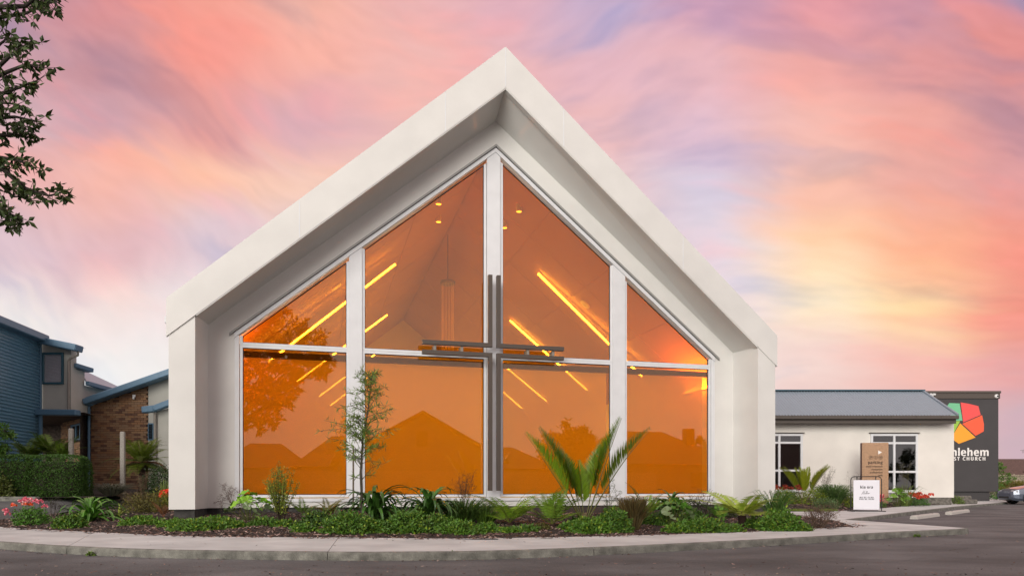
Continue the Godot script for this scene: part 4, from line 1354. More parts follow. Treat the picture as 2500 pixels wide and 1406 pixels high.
func signs() -> void:
	var z := 29.2
	var p := at(2138, 1229, z)
	var o := thing("wayfinding_sign", "tall tan timber sign listing parking and main entrance by white hall", "sign", p, -0.16)
	var w := 1.0; var h := 2.45; var d := 0.22
	var b := MB.new()
	b.box(Vector3(0, h / 2, 0), Vector3(w, h, 0.03), 0.004)
	part("panel", b, M.plywood, o)
	b = MB.new()
	b.box(Vector3(0.0, h / 2, -d / 2 - 0.016), Vector3(w - 0.006, h - 0.006, d))
	part("side_board", b, M.sign_edge, o)
	var zf := 0.02
	b = MB.new()
	b.prism(PackedVector2Array([Vector2(0.11, 1.98), Vector2(0.25, 2.06), Vector2(0.11, 2.14)]), 0.012, zf)
	part("arrow", b, M.white_paint, o)
	var k := 0
	for x in [-0.16, 0.02, 0.2]:
		b = ring_mesh(0.078, 0.012)
		var n := part("icon_ring", b, M.brown_ink, o)
		n.position = Vector3(x, 1.85, zf)
		if k == 0: text(o, "icon", "P", true, 0.085, Vector3(x, 1.81, zf), HORIZONTAL_ALIGNMENT_CENTER, M.brown_ink, 0.004)
		b = MB.new()
		if k == 1:
			stroke(b, [[-0.01, 0.04], [-0.01, 0.0], [0.03, 0.0], [0.04, -0.03]], 0.006)
			stroke(b, [[-0.02, 0.005], [-0.035, -0.02], [-0.01, -0.045], [0.015, -0.03]], 0.006)
		elif k == 2:
			stroke(b, [[-0.025, 0.045], [-0.025, -0.045]], 0.006)
			stroke(b, [[0.0, 0.045], [0.0, -0.045]], 0.003)
			stroke(b, [[0.025, 0.045], [0.025, -0.045]], 0.006)
			stroke(b, [[-0.045, 0.015], [-0.005, 0.015]], 0.005)
			stroke(b, [[0.01, 0.0], [0.045, 0.0]], 0.005)
		if k > 0:
			n = part("icon", b, M.brown_ink, o)
			n.position = Vector3(x, 1.85, zf)
		k += 1
	var y := 1.6
	for s in [["parking", 0.11], ["main entrance", 0.066], ["reception", 0.066], ["auditorium", 0.066], ["cafe", 0.066]]:
		text(o, "lettering", s[0], true, s[1], Vector3(0.28, y, zf), HORIZONTAL_ALIGNMENT_RIGHT, M.brown_ink, 0.006)
		y -= 0.12 if s[0] != "parking" else 0.14
	# the swinging panel sign on the path
	z = 22.6
	p = at(2116, 1245, z); p.y = 0.1
	o = thing("pavement_sign", "white kia ora panel hanging in a black tube frame on the path", "sign", p, -0.1)
	b = MB.new()
	var fw := 0.46; var fh := 1.09
	var pts := PackedVector3Array([Vector3(-fw, 0.02, 0), Vector3(-fw, fh - 0.1, 0), Vector3(-fw + 0.03, fh - 0.03, 0), Vector3(-fw + 0.1, fh, 0), Vector3(fw - 0.1, fh, 0), Vector3(fw - 0.03, fh - 0.03, 0), Vector3(fw, fh - 0.1, 0), Vector3(fw, 0.02, 0)])
	var rr := PackedFloat32Array()
	for i in 8: rr.append(0.014)
	b.tube(pts, rr, 8)
	part("frame", b, M.black_metal, o)
	for s in [-1.0, 1.0]:
		b = MB.new()
		beam(b, Vector3(s * fw, 0.014, -0.3), Vector3(s * fw, 0.014, 0.3), 0.03, 0.02)
		part("foot", b, M.black_metal, o)
		b = MB.new()
		b.box(Vector3(s * 0.28, fh - 0.08, 0.012), Vector3(0.025, 0.17, 0.012))
		part("strap", b, M.black_metal, o)
	b = MB.new()
	beam(b, Vector3(-fw, 0.02, 0.28), Vector3(fw, 0.02, 0.28), 0.03, 0.02)
	beam(b, Vector3(-fw, 0.02, -0.28), Vector3(fw, 0.02, -0.28), 0.03, 0.02)
	part("base_bar", b, M.black_metal, o)
	b = MB.new()
	b.box(Vector3(0, 0.52, 0.022), Vector3(0.78, 0.92, 0.02), 0.003)
	part("board", b, M.white_panel, o)
	text(o, "lettering", "kia ora", true, 0.085, Vector3(0, 0.72, 0.035), HORIZONTAL_ALIGNMENT_CENTER, M.ink, 0.004)
	text(o, "lettering", "WE'RE GLAD", true, 0.042, Vector3(0, 0.42, 0.035), HORIZONTAL_ALIGNMENT_CENTER, M.ink, 0.004, 10)
	text(o, "lettering", "YOU'RE HERE", true, 0.042, Vector3(0, 0.365, 0.035), HORIZONTAL_ALIGNMENT_CENTER, M.ink, 0.004, 10)
	b = MB.new()
	b.t = Transform3D(Basis(), Vector3(-0.02, 0.58, 0.034))
	stroke(b, [[-0.13, -0.05], [-0.1, -0.01], [-0.065, 0.07]], 0.004)
	stroke(b, [[-0.115, 0.0], [-0.05, 0.012]], 0.004)
	stroke(b, [[-0.085, -0.045], [-0.055, 0.0], [-0.03, 0.07]], 0.004)
	stroke(b, [[-0.06, -0.02], [-0.045, -0.035], [-0.025, -0.01], [-0.04, 0.0], [-0.04, -0.03], [-0.015, -0.035], [0.02, 0.05], [0.01, 0.055], [-0.002, -0.03], [0.015, -0.035], [0.05, 0.05], [0.04, 0.055], [0.028, -0.03], [0.045, -0.03], [0.06, -0.005], [0.08, -0.005], [0.075, -0.03], [0.055, -0.025], [0.1, -0.012], [0.12, 0.0]], 0.004)
	part("lettering", b, M.ink, o)

# ---------------------------------------------------------------- far right
func car() -> void:
	# side profile stations from nose to tail: x, half width, underside, waist, top, half width of the top
	var o := thing("parked_car", "blue grey sedan parked nose to kerb at the far right", "car", Vector3(27.0, 0, -36.2), -0.12)
	var st := [[-2.2, 0.62, 0.3, 0.56, 0.56, 0.5], [-2.12, 0.72, 0.22, 0.66, 0.67, 0.62], [-1.9, 0.8, 0.18, 0.74, 0.77, 0.68], [-1.5, 0.84, 0.18, 0.82, 0.86, 0.7], [-1.0, 0.85, 0.18, 0.88, 0.94, 0.7], [-0.62, 0.86, 0.18, 0.91, 1.02, 0.68], [-0.1, 0.86, 0.18, 0.92, 1.3, 0.6], [0.25, 0.86, 0.18, 0.93, 1.41, 0.57], [0.9, 0.86, 0.18, 0.94, 1.42, 0.57], [1.3, 0.86, 0.18, 0.95, 1.33, 0.58], [1.75, 0.85, 0.2, 0.96, 1.06, 0.64], [2.2, 0.82, 0.24, 0.95, 0.99, 0.66], [2.38, 0.72, 0.34, 0.8, 0.84, 0.6]]
	var body := MB.new()
	var rings := []
	for s in st:
		var r := PackedVector3Array()
		for sgn in [1.0, -1.0]:
			var half := [[0.0, s[2]], [s[1] * 0.85, s[2]], [s[1], s[2] + 0.12], [s[1] * 1.01, (s[2] + s[3]) / 2 + 0.05], [s[1] * 0.97, s[3]], [lerpf(s[1] * 0.95, s[5], 0.5), lerpf(s[3], s[4], 0.5)], [s[5], s[4] - 0.03], [s[5] * 0.8, s[4]], [0.0, s[4] + 0.02]]
			if sgn < 0: half.reverse()
			for k in (9 if sgn > 0 else 8):
				var q: Array = half[k] if sgn > 0 else half[k]
				if sgn < 0 and k == 0: continue
				r.append(Vector3(s[0], q[1], q[0] * sgn))
		rings.append(r)
	for i in rings.size() - 1:
		var a: PackedVector3Array = rings[i]; var c: PackedVector3Array = rings[i + 1]
		for k in a.size():
			var q := (k + 1) % a.size()
			var mid := (a[k] + c[q]) / 2 - Vector3((a[0].x + c[0].x) / 2, 0.6, 0)
			body.quad_out(a[k], a[q], c[q], c[k], Vector3(0, mid.y, mid.z))
	for e in [0, rings.size() - 1]:
		var a: PackedVector3Array = rings[e]
		for k in range(1, a.size() - 1): body.tri_out(a[0], a[k], a[k + 1], Vector3(-1 if e == 0 else 1, 0, 0))
	part("body", body, M.car_paint, o)
	for s in [-1.0, 1.0]:
		var b := MB.new()
		b.quad_out(Vector3(-0.5, 0.97, s * 0.845), Vector3(0.28, 0.97, s * 0.845), Vector3(0.28, 1.33, s * 0.66), Vector3(-0.02, 1.27, s * 0.69), Vector3(0, 0.3, s))
		b.quad_out(Vector3(0.34, 0.97, s * 0.845), Vector3(1.5, 1.0, s * 0.83), Vector3(1.2, 1.3, s * 0.665), Vector3(0.34, 1.34, s * 0.655), Vector3(0, 0.3, s))
		part("side_glass", b, M.car_glass, o)
		b = MB.new()
		b.t = Transform3D(Basis(Vector3.UP, s * 0.45), Vector3(-2.0, 0.64, s * 0.6))
		b.box(Vector3.ZERO, Vector3(0.16, 0.13, 0.36), 0.04)
		part("headlight", b, M.lamp_lens, o)
		for x in [-1.38, 1.32]:
			var w := Node3D.new()
			w.name = "wheel"; o.add_child(w, true)
			w.position = Vector3(x, 0.31, s * 0.76)
			w.rotation.x = PI / 2 * s
			b = MB.new()
			b.lathe(PackedVector2Array([Vector2(0.2, -0.1), Vector2(0.29, -0.1), Vector2(0.31, -0.07), Vector2(0.31, 0.07), Vector2(0.29, 0.1), Vector2(0.2, 0.105)]), 24)
			part("tyre", b, M.tyre_rubber, w)
			b = MB.new()
			b.lathe(PackedVector2Array([Vector2(0.2, 0.1), Vector2(0.17, 0.06), Vector2(0.06, 0.075), Vector2(0.0, 0.09)]), 20)
			for k in 5:
				b.t = Transform3D(Basis(Vector3.UP, TAU * k / 5), Vector3(0, 0.09, 0))
				b.box(Vector3(0.1, 0, 0), Vector3(0.18, 0.02, 0.05), 0.006)
			part("rim", b, M.rim_metal, w)
			b = MB.new()
			for k in 16:
				var a0 := PI * k / 16; var a1 := PI * (k + 1) / 16
				b.quad_out(Vector3(x + 0.37 * cos(a0), 0.31 + 0.37 * sin(a0), s * 0.872), Vector3(x + 0.37 * cos(a1), 0.31 + 0.37 * sin(a1), s * 0.872), Vector3(x + 0.3 * cos(a1), 0.31 + 0.3 * sin(a1), s * 0.85), Vector3(x + 0.3 * cos(a0), 0.31 + 0.3 * sin(a0), s * 0.85), Vector3(0, 0, s))
			part("wheel_arch", b, M.tyre_rubber, o)
	var ws := MB.new()
	ws.quad_out(Vector3(-0.64, 0.99, -0.66), Vector3(-0.64, 0.99, 0.66), Vector3(-0.1, 1.31, 0.56), Vector3(-0.1, 1.31, -0.56), Vector3(-1, 1, 0))
	part("windscreen", ws, M.car_glass, o)
	ws = MB.new()
	ws.box(Vector3(-2.19, 0.36, 0), Vector3(0.06, 0.1, 0.9), 0.02)
	part("grille", ws, M.tyre_rubber, o)

func far_right() -> void:
	car()
	var o := thing("brown_roof_house", "distant house with a broad brown hipped roof past the tower", "house", at(2480, 1190, 62.0))
	var k := 62.0 / F
	var b := MB.new()
	b.box(Vector3(1.9, 0.35, -4), Vector3(9.5, 1.9, 6.0))
	part("wall", b, M.fence_timber, o)
	b = MB.new()
	var e0 := Vector3(-4.2, 1.35, 0.2); var e1 := Vector3(9, 1.35, 0.2); var t0 := Vector3(-1.6, 2.6, -4); var t1 := Vector3(9, 2.6, -4)
	b.quad_out(e0, e1, t1, t0, Vector3(0, 1, 1))
	b.tri_out(e0, t0, Vector3(-4.2, 1.35, -8), Vector3(-1, 1, 0))
	b.quad_out(t0, t1, Vector3(9, 1.35, -8), Vector3(-4.2, 1.35, -8), Vector3(0, 1, -1))
	b.quad_out(Vector3(-3.2, 0.55, 2.4), Vector3(1.2, 0.55, 2.4), Vector3(0, 1.5, 0.15), Vector3(-2.0, 1.5, 0.15), Vector3(0, 1, 1))
	part("roof", b, M.brown_tiles, o)
	# panelled fence in front of it
	var fz := 52.0
	for i in 5:
		var x0 := at(2425, 1190, fz).x + i * 1.5
		var f := thing("fence_panel", ["pale timber fence panel behind the green bush right of tower", "pale timber fence panel behind the parked car bonnet", "pale timber fence panel at the right picture edge", "pale timber fence panel past the right picture edge", "last pale timber fence panel out past the car"][i], "fence", Vector3(x0 + 0.75, 0, -fz), 0.0, "fence panels beyond the car park")
		b = MB.new()
		b.box(Vector3(-0.73, 0.9, 0.02), Vector3(0.1, 1.85, 0.1), 0.01)
		part("post", b, M.fence_timber, f)
		for y in [0.3, 1.0, 1.72]:
			b = MB.new()
			b.box(Vector3(0.02, y, 0.03), Vector3(1.4, 0.09, 0.05), 0.006)
			part("rail", b, M.fence_timber, f)
		for j in 9:
			b = MB.new()
			b.box(Vector3(-0.6 + j * 0.155, 0.9, rv(-0.006, 0.006)), Vector3(0.148, 1.72, 0.02), 0.003)
			part("paling", b, M.fence_timber, f)
	mound("round_bush", "small bright green bush at the foot of the dark tower", "bush", at(2440, 1220, 40.5), 0.62, 0.75, 0.5, 900, 0.06, Color(0.03, 0.12, 0.025), "")
	leafy_tree("small_tree", "small leafy tree rising between dark tower and brown roof", at(2436, 1190, 46.0) - Vector3(0, 0.6, 0), [[Vector3(0.1, 1.9, 0), 0.5], [Vector3(0.55, 1.15, 0.2), 0.55], [Vector3(0.0, 0.7, 0), 0.5]], 1300, 0.1, Color(0.035, 0.085, 0.012), 0.05, 1.2)
	leafy_tree("dark_tree", "dark sparse tree top against the sky at right edge", at(2510, 1190, 70.0), [[Vector3(0.3, 3.1, 0), 0.9], [Vector3(1.4, 2.6, 0), 1.0]], 700, 0.12, Color(0.02, 0.035, 0.02), 0.1, 2.4)
	tussock("tussock", "yellow green tussock beside the dark tower wall", at(2450, 1206, 47.0), 0.9, 500, 0.5, Color(0.16, 0.14, 0.02), "ornamental grasses past the tower")
	tussock("tussock", "larger yellow green tussock just above the car bonnet", at(2484, 1204, 47.0), 0.95, 600, 0.65, Color(0.16, 0.14, 0.02), "ornamental grasses past the tower")
	tussock("tussock", "low golden tussock between tower foot and car nose", at(2446, 1214, 44.0), 0.7, 400, 0.4, Color(0.15, 0.13, 0.02), "ornamental grasses past the tower")

# ---------------------------------------------------------------- plants
func mound(called: String, label: String, category: String, p: Vector3, rx: float, ry: float, rz: float, n: int, size: float, c: Color, group := "", upright := 0.4, accent := Color.BLACK, share := 0.0) -> Node3D:
	var o := thing(called, label, category, p, 0.0, group)
	var b := MB.new()
	var lump := FastNoiseLite.new()
	lump.seed = int(p.x * 131.0 + p.z * 57.0); lump.frequency = 1.0
	var m := maxf(rx, rz)
	for i in n:
		var d := rdir()
		d.y = absf(d.y)
		var f := (0.78 + 0.34 * lump.get_noise_3d(d.x * 2.2 * rx / m, d.y * 2.2, d.z * 2.2 * rz / m) + 0.25 * lump.get_noise_3d(d.x * 7, d.y * 7, d.z * 7)) * (1.0 - 0.5 * pow(rng.randf(), 3.0))
		var q := Vector3(d.x * rx, d.y * ry, d.z * rz) * f
		var dir := (Vector3(d.x, 0, d.z) * 0.8 + Vector3.UP * upright + rdir() * 0.75).normalized()
		b.col = vary(accent if rng.randf() < share else c, 0.35)
		b.leaf(q, dir, (d + Vector3.UP * 0.4 + rdir() * 0.5).normalized(), size * rv(0.7, 1.3), size * rv(0.45, 0.65))
	part("foliage", b, M.foliage, o)
	b = MB.new()
	b.col = Color(0.06, 0.05, 0.025)
	for i in int(clampf(n / 60.0, 6, 40)):
		var a := rv(0, TAU); var r := sqrt(rng.randf()) * 0.8
		var tip := Vector3(cos(a) * rx * r, ry * 0.75 * rv(0.6, 1.0) * (1.0 - r * 0.4), sin(a) * rz * r)
		b.tube(PackedVector3Array([Vector3(tip.x * 0.5, -0.03, tip.z * 0.5), tip]), PackedFloat32Array([0.006, 0.003]), 3, false)
	part("stems", b, M.twigs, o)
	return o

func strap_mesh(l: float, w: float, a0: float, droop: float, c: Color, n := 8) -> ArrayMesh:   # a strap leaf that leaves the ground at angle a0 and bends over
	var b := MB.new()
	var p := Vector3.ZERO
	var prev := []
	for i in n + 1:
		var s := float(i) / n
		var a := a0 - droop * s * s
		if i: p += Vector3(cos(a), sin(a), 0) * l / n
		var hw := w * 0.5 * pow(sin(PI * clampf(0.12 + s * 0.88, 0, 1)), 0.7) if s > 0.02 else w * 0.25
		var up := Vector3(-sin(a), cos(a), 0)
		var side := Vector3(0, 0, 1)
		var ring := [p + side * hw + up * hw * 0.35, p, p - side * hw + up * hw * 0.35]
		if prev.size():
			b.col = c * rv(0.9, 1.1)
			b.quad_out(prev[0], ring[0], ring[1], prev[1], up)
			b.quad_out(prev[1], ring[1], ring[2], prev[2], up)
		prev = ring
	return b.mesh()

func strap_plant(called: String, label: String, category: String, p: Vector3, n: int, l: float, w: float, a_lo: float, a_hi: float, droop: float, c: Color, group := "") -> Node3D:
	var o := thing(called, label, category, p, 0.0, group)
	var kinds := []
	for i in 6:
		kinds.append(strap_mesh(l * rv(0.8, 1.1), w * rv(0.85, 1.1), lerpf(a_lo, a_hi, i / 5.0), droop * rv(0.8, 1.2), vary(c, 0.25)))
	for i in n:
		var q := put("leaf", kinds[rng.randi() % 6], M.glossy_foliage, o)
		q.rotation = Vector3(rv(-0.15, 0.15), TAU * (i + rv(-0.35, 0.35)) / n * 2.4, rv(-0.1, 0.1))
		q.position = Vector3(rv(-1, 1), -0.02, rv(-1, 1)) * l * 0.06
		q.scale = Vector3.ONE * rv(0.7, 1.1)
	return o

func frond_mesh(l: float, pin: float, pairs: int, bare: float, a0: float, droop: float, sweep: float, lift: float, c: Color, pw := 0.16, lobed := false) -> ArrayMesh:
	var b := MB.new()
	var pts := PackedVector3Array(); var rad := PackedFloat32Array(); var ang := PackedFloat32Array()
	var p := Vector3.ZERO
	var n := 14
	for i in n + 1:
		var s := float(i) / n
		var a := a0 - droop * s * s
		if i: p += Vector3(cos(a), sin(a), 0) * l / n
		pts.append(p); rad.append(lerpf(0.011, 0.002, s) * maxf(0.5, l * 0.7)); ang.append(a)
	b.col = Color(c.r * 1.3 + 0.03, c.g * 1.0 + 0.015, c.b + 0.008)
	b.tube(pts, rad, 4, false)
	for k in pairs:
		var s := lerpf(bare, 0.985, (k + 0.5) / pairs)
		var f := s * n
		var i := mini(int(f), n - 1)
		var q := pts[i].lerp(pts[i + 1], f - i)
		var a := ang[i]
		var along := Vector3(cos(a), sin(a), 0); var up := Vector3(-sin(a), cos(a), 0)
		var t := (s - bare) / (1.0 - bare)
		var pl := pin * (0.35 + 0.65 * sin(PI * pow(clampf(t * 0.9 + 0.12, 0, 1), 0.8))) * (1.0 - 0.35 * t)
		for sgn in [1.0, -1.0]:
			var d := (Vector3(0, 0, sgn) * cos(sweep) + along * sin(sweep) + up * lift).normalized()
			d = (d + rdir() * 0.06).normalized()
			b.col = vary(c, 0.2)
			if lobed:
				b.leaf(q, d, up, pl, pl * pw, 0.1)
				for j in 5:
					var at_ := q + d * pl * (0.15 + 0.16 * j)
					var ll := pl * 0.22 * (1.0 - 0.14 * j)
					var e := d.cross(up).normalized()
					b.leaf(at_, (d * 0.6 + e).normalized(), up, ll, ll * 0.5, 0.0)
					b.leaf(at_, (d * 0.6 - e).normalized(), up, ll, ll * 0.5, 0.0)
			else:
				b.leaf(q, d, up, pl * rv(0.9, 1.08), maxf(pl * pw, 0.006), 0.15)
	return b.mesh()

func fern(called: String, label: String, p: Vector3, n: int, l: float, pin: float, c: Color, group := "", a_lo := 0.7, a_hi := 1.25, droop := 1.1, lobed := false, trunk := 0.0, rust := 0) -> Node3D:
	var o := thing(called, label, "fern", p, 0.0, group)
	var kinds := []
	for i in 4:
		kinds.append(frond_mesh(l * rv(0.85, 1.1), pin * rv(0.9, 1.1), 20 if not lobed else 16, 0.14, lerpf(a_lo, a_hi, i / 3.0), droop * rv(0.85, 1.15), 0.3, 0.05, vary(c, 0.15), 0.2, lobed))
	if trunk > 0:
		var b := MB.new()
		b.tube(PackedVector3Array([Vector3(0, -0.05, 0), Vector3(0.01, trunk * 0.5, 0), Vector3(0, trunk, 0)]), PackedFloat32Array([l * 0.09, l * 0.07, l * 0.08]), 10)
		part("trunk", b, M.fern_trunk, o)
	for i in n:
		var q := put("frond", kinds[rng.randi() % 4], M.foliage, o)
		q.rotation = Vector3(rv(-0.2, 0.2), TAU * (i + rv(-0.3, 0.3)) / n, rv(-0.12, 0.12))
		q.position.y = trunk
		q.scale = Vector3.ONE * rv(0.75, 1.1)
	for i in rust:
		var q := put("dead_frond", frond_mesh(l * 0.7, pin * 0.7, 16, 0.2, 0.2, 1.6, 0.3, -0.2, Color(0.16, 0.07, 0.03), 0.16), M.foliage, o)
		q.rotation.y = rv(0, TAU); q.position.y = trunk
	return o

func tussock(called: String, label: String, p: Vector3, h: float, n: int, r: float, c: Color, group := "", seeds := 0, seed_c := Color(0.12, 0.08, 0.045), upright := 0.0) -> Node3D:
	var o := thing(called, label, "grass", p, 0.0, group)
	var b := MB.new()
	for i in n:
		var a := rv(0, TAU); var rr := sqrt(rng.randf())
		var base := Vector3(cos(a), 0, sin(a)) * rr * r * 0.25
		var out := Vector3(cos(a), 0, sin(a)) * r * rr * rv(0.6, 1.2) * (1.0 - upright)
		var hh := h * rv(0.5, 1.0)
		var q0 := base; var q1 := base + out * 0.3 + Vector3.UP * hh * 0.6; var q2 := base + out * 0.8 + Vector3.UP * hh * 0.92; var q3 := base + out * 1.15 + Vector3.UP * hh * (0.8 - upright * -0.3)
		var s := Vector3(-sin(a), 0, cos(a)) * 0.0045 * (1.0 + h)
		s = s.rotated(Vector3.UP, rv(-1.2, 1.2))
		b.col = vary(c, 0.35)
		b.quad(q0 - s, q0 + s, q1 + s, q1 - s); b.quad(q1 - s, q1 + s, q2 + s * 0.7, q2 - s * 0.7); b.tri(q2 - s * 0.7, q2 + s * 0.7, q3)
	part("blades", b, M.foliage, o)
	if seeds:
		b = MB.new()
		for i in seeds:
			var a := rv(0, TAU)
			var tip := Vector3(cos(a) * r * rv(0.1, 0.5), h * rv(1.3, 1.9), sin(a) * r * rv(0.1, 0.5))
			b.col = vary(seed_c, 0.3)
			b.tube(PackedVector3Array([Vector3.ZERO, tip * Vector3(0.35, 0.6, 0.35), tip]), PackedFloat32Array([0.003, 0.0025, 0.0015]), 3, false)
			for j in 26:
				var s := rv(0.6, 1.0)
				var q := (tip * Vector3(0.35, 0.6, 0.35)).lerp(tip, (s - 0.6) / 0.4)
				var d := (rdir() + Vector3.UP * 0.5).normalized() * rv(0.03, 0.13)
				b.tube(PackedVector3Array([q, q + d]), PackedFloat32Array([0.0015, 0.0012]), 3, false)
				b.leaf(q + d, rdir(), rdir(), 0.02, 0.012)
		part("seed_heads", b, M.twigs, o)
	return o

func twig_bush(called: String, label: String, p: Vector3, h: float, r: float, n: int, c: Color, leaf_c: Color, leaves: int, group := "") -> Node3D:
	var o := thing(called, label, "shrub", p, 0.0, group)
	var b := MB.new()
	var tips := []
	for i in n:
		var a := rv(0, TAU)
		var d := Vector3(cos(a) * r / h * rv(0.2, 1.0), 1, sin(a) * r / h * rv(0.2, 1.0)).normalized()
		grow(b, Vector3(cos(a), 0, sin(a)) * r * 0.12, d, h * rv(0.4, 0.62), 0.006, 4, c, tips)
	part("twigs", b, M.twigs, o)
	if leaves:
		b = MB.new()
		for i in leaves:
			var q: Vector3 = tips[rng.randi() % tips.size()]
			b.col = vary(leaf_c, 0.35)
			b.leaf(q + rdir() * 0.02, rdir(), rdir(), rv(0.015, 0.03), rv(0.008, 0.014))
		part("foliage", b, M.foliage, o)
	return o

func grow(b: MB, p: Vector3, d: Vector3, l: float, r: float, depth: int, c: Color, tips: Array) -> void:
	var q := p + d * l * 0.5 + rdir() * l * 0.05
	var e := q + (d + rdir() * 0.25).normalized() * l * 0.5
	b.col = vary(c, 0.2)
	b.tube(PackedVector3Array([p, q, e]), PackedFloat32Array([r, r * 0.85, r * 0.7]), 3, false)
	tips.append(e); tips.append(q)
	if depth <= 0: return
	for k in 2 + rng.randi() % 2:
		var s := rv(0.35, 1.0)
		var at_ := p.lerp(e, s)
		grow(b, at_, (d * 0.55 + rdir() * 0.95 + Vector3.UP * 0.12).normalized(), l * rv(0.42, 0.72), maxf(r * 0.68, 0.0016), depth - 1, c, tips)

func round_leaf_plant(called: String, label: String, p: Vector3, n: int, h: float, r: float, size: float, c: Color, pale: int, group := "") -> Node3D:
	var o := thing(called, label, "plant", p, 0.0, group)
	var stems := MB.new()
	var kinds := []
	for k in 5:
		var b := MB.new()
		var cc := vary(c, 0.2) if k < 4 else Color(0.16, 0.22, 0.1)
		var rim := []
		for i in 15:
			var a := 0.3 + (TAU - 0.6) * i / 14.0
			var rr := size * (0.5 + 0.03 * sin(a * 7.0)) * (1.0 if i > 0 and i < 14 else 0.85)
			rim.append(Vector3(cos(a) * rr, 0.07 * size * sin(a * 5.0 + k) + 0.12 * size, sin(a) * rr))
		for i in 14:
			b.col = cc * rv(0.9, 1.1)
			b.tri_out(Vector3.ZERO, rim[i], rim[i + 1], Vector3.UP)
		kinds.append(b.mesh())
	for i in n:
		var a := TAU * (i * 0.382 + rv(-0.05, 0.05)); var rr := sqrt((i + 0.5) / n)
		var q := Vector3(cos(a) * r * rr, h * (1.0 - 0.65 * rr * rr) * rv(0.8, 1.1), sin(a) * r * rr)
		var lf := put("leaf", kinds[4 if i >= n - pale else rng.randi() % 4], M.glossy_foliage, o)
		lf.position = q
		lf.rotation = Vector3(0.55 * rr * sin(a) + rv(-0.2, 0.2) + 0.35, rv(0, TAU) * 0.2 + PI / 2 - a, -0.5 * rr * cos(a) + rv(-0.2, 0.2))
		lf.scale = Vector3.ONE * rv(0.75, 1.1)
		stems.col = Color(0.1, 0.12, 0.03)
		stems.tube(PackedVector3Array([Vector3(q.x * 0.2, -0.03, q.z * 0.2), Vector3(q.x * 0.7, q.y * 0.7, q.z * 0.7), q]), PackedFloat32Array([0.007, 0.006, 0.004]), 4, false)
	part("stalks", stems, M.twigs, o)
	return o

func flower_plant(called: String, label: String, p: Vector3, r: float, h: float, n: int, heads: Array, size: float, c: Color, group := "") -> Node3D:
	var o := mound(called, label, "flowering plant", p, r, h, r * 0.8, n, 0.05, c, group, 0.5)
	for q in heads:
		var b := MB.new()
		for i in 34:
			var d := rdir()
			d.y = absf(d.y) * 0.9 - 0.1
			b.col = vary(q[1] if rng.randf() < 0.8 else q[2], 0.2)
			b.leaf(d * size * 0.5, (d * 0.6 + rdir() * 0.7).normalized(), d, size * 0.62, size * 0.5, 0.1)
		var hd := part("flower_head", b, M.petals, o)
		hd.position = q[0]
	return o

func palm(called: String, label: String, p: Vector3, fronds: Array, l: float, pin: float, c: Color) -> Node3D:
	var o := thing(called, label, "palm", p, 0.0)
	var b := MB.new()
	b.col = Color(0.2, 0.15, 0.09)
	b.tube(PackedVector3Array([Vector3(0, -0.06, 0), Vector3(0, 0.08, 0), Vector3(0, 0.2, 0)]), PackedFloat32Array([0.075, 0.07, 0.05]), 10)
	part("trunk", b, M.twigs, o)
	for f in fronds:
		# each frond: heading, starting angle, bend, length share
		var m := frond_mesh(l * f[3], pin * f[3], 66, 0.3, f[1], f[2], 0.9, 0.75, vary(c, 0.15), 0.11)
		var q := put("frond", m, M.glossy_foliage, o)
		q.rotation = Vector3(0, f[0], 0)
		q.position = Vector3(cos(f[0]) * 0.03, 0.02, -sin(f[0]) * 0.03)
	return o

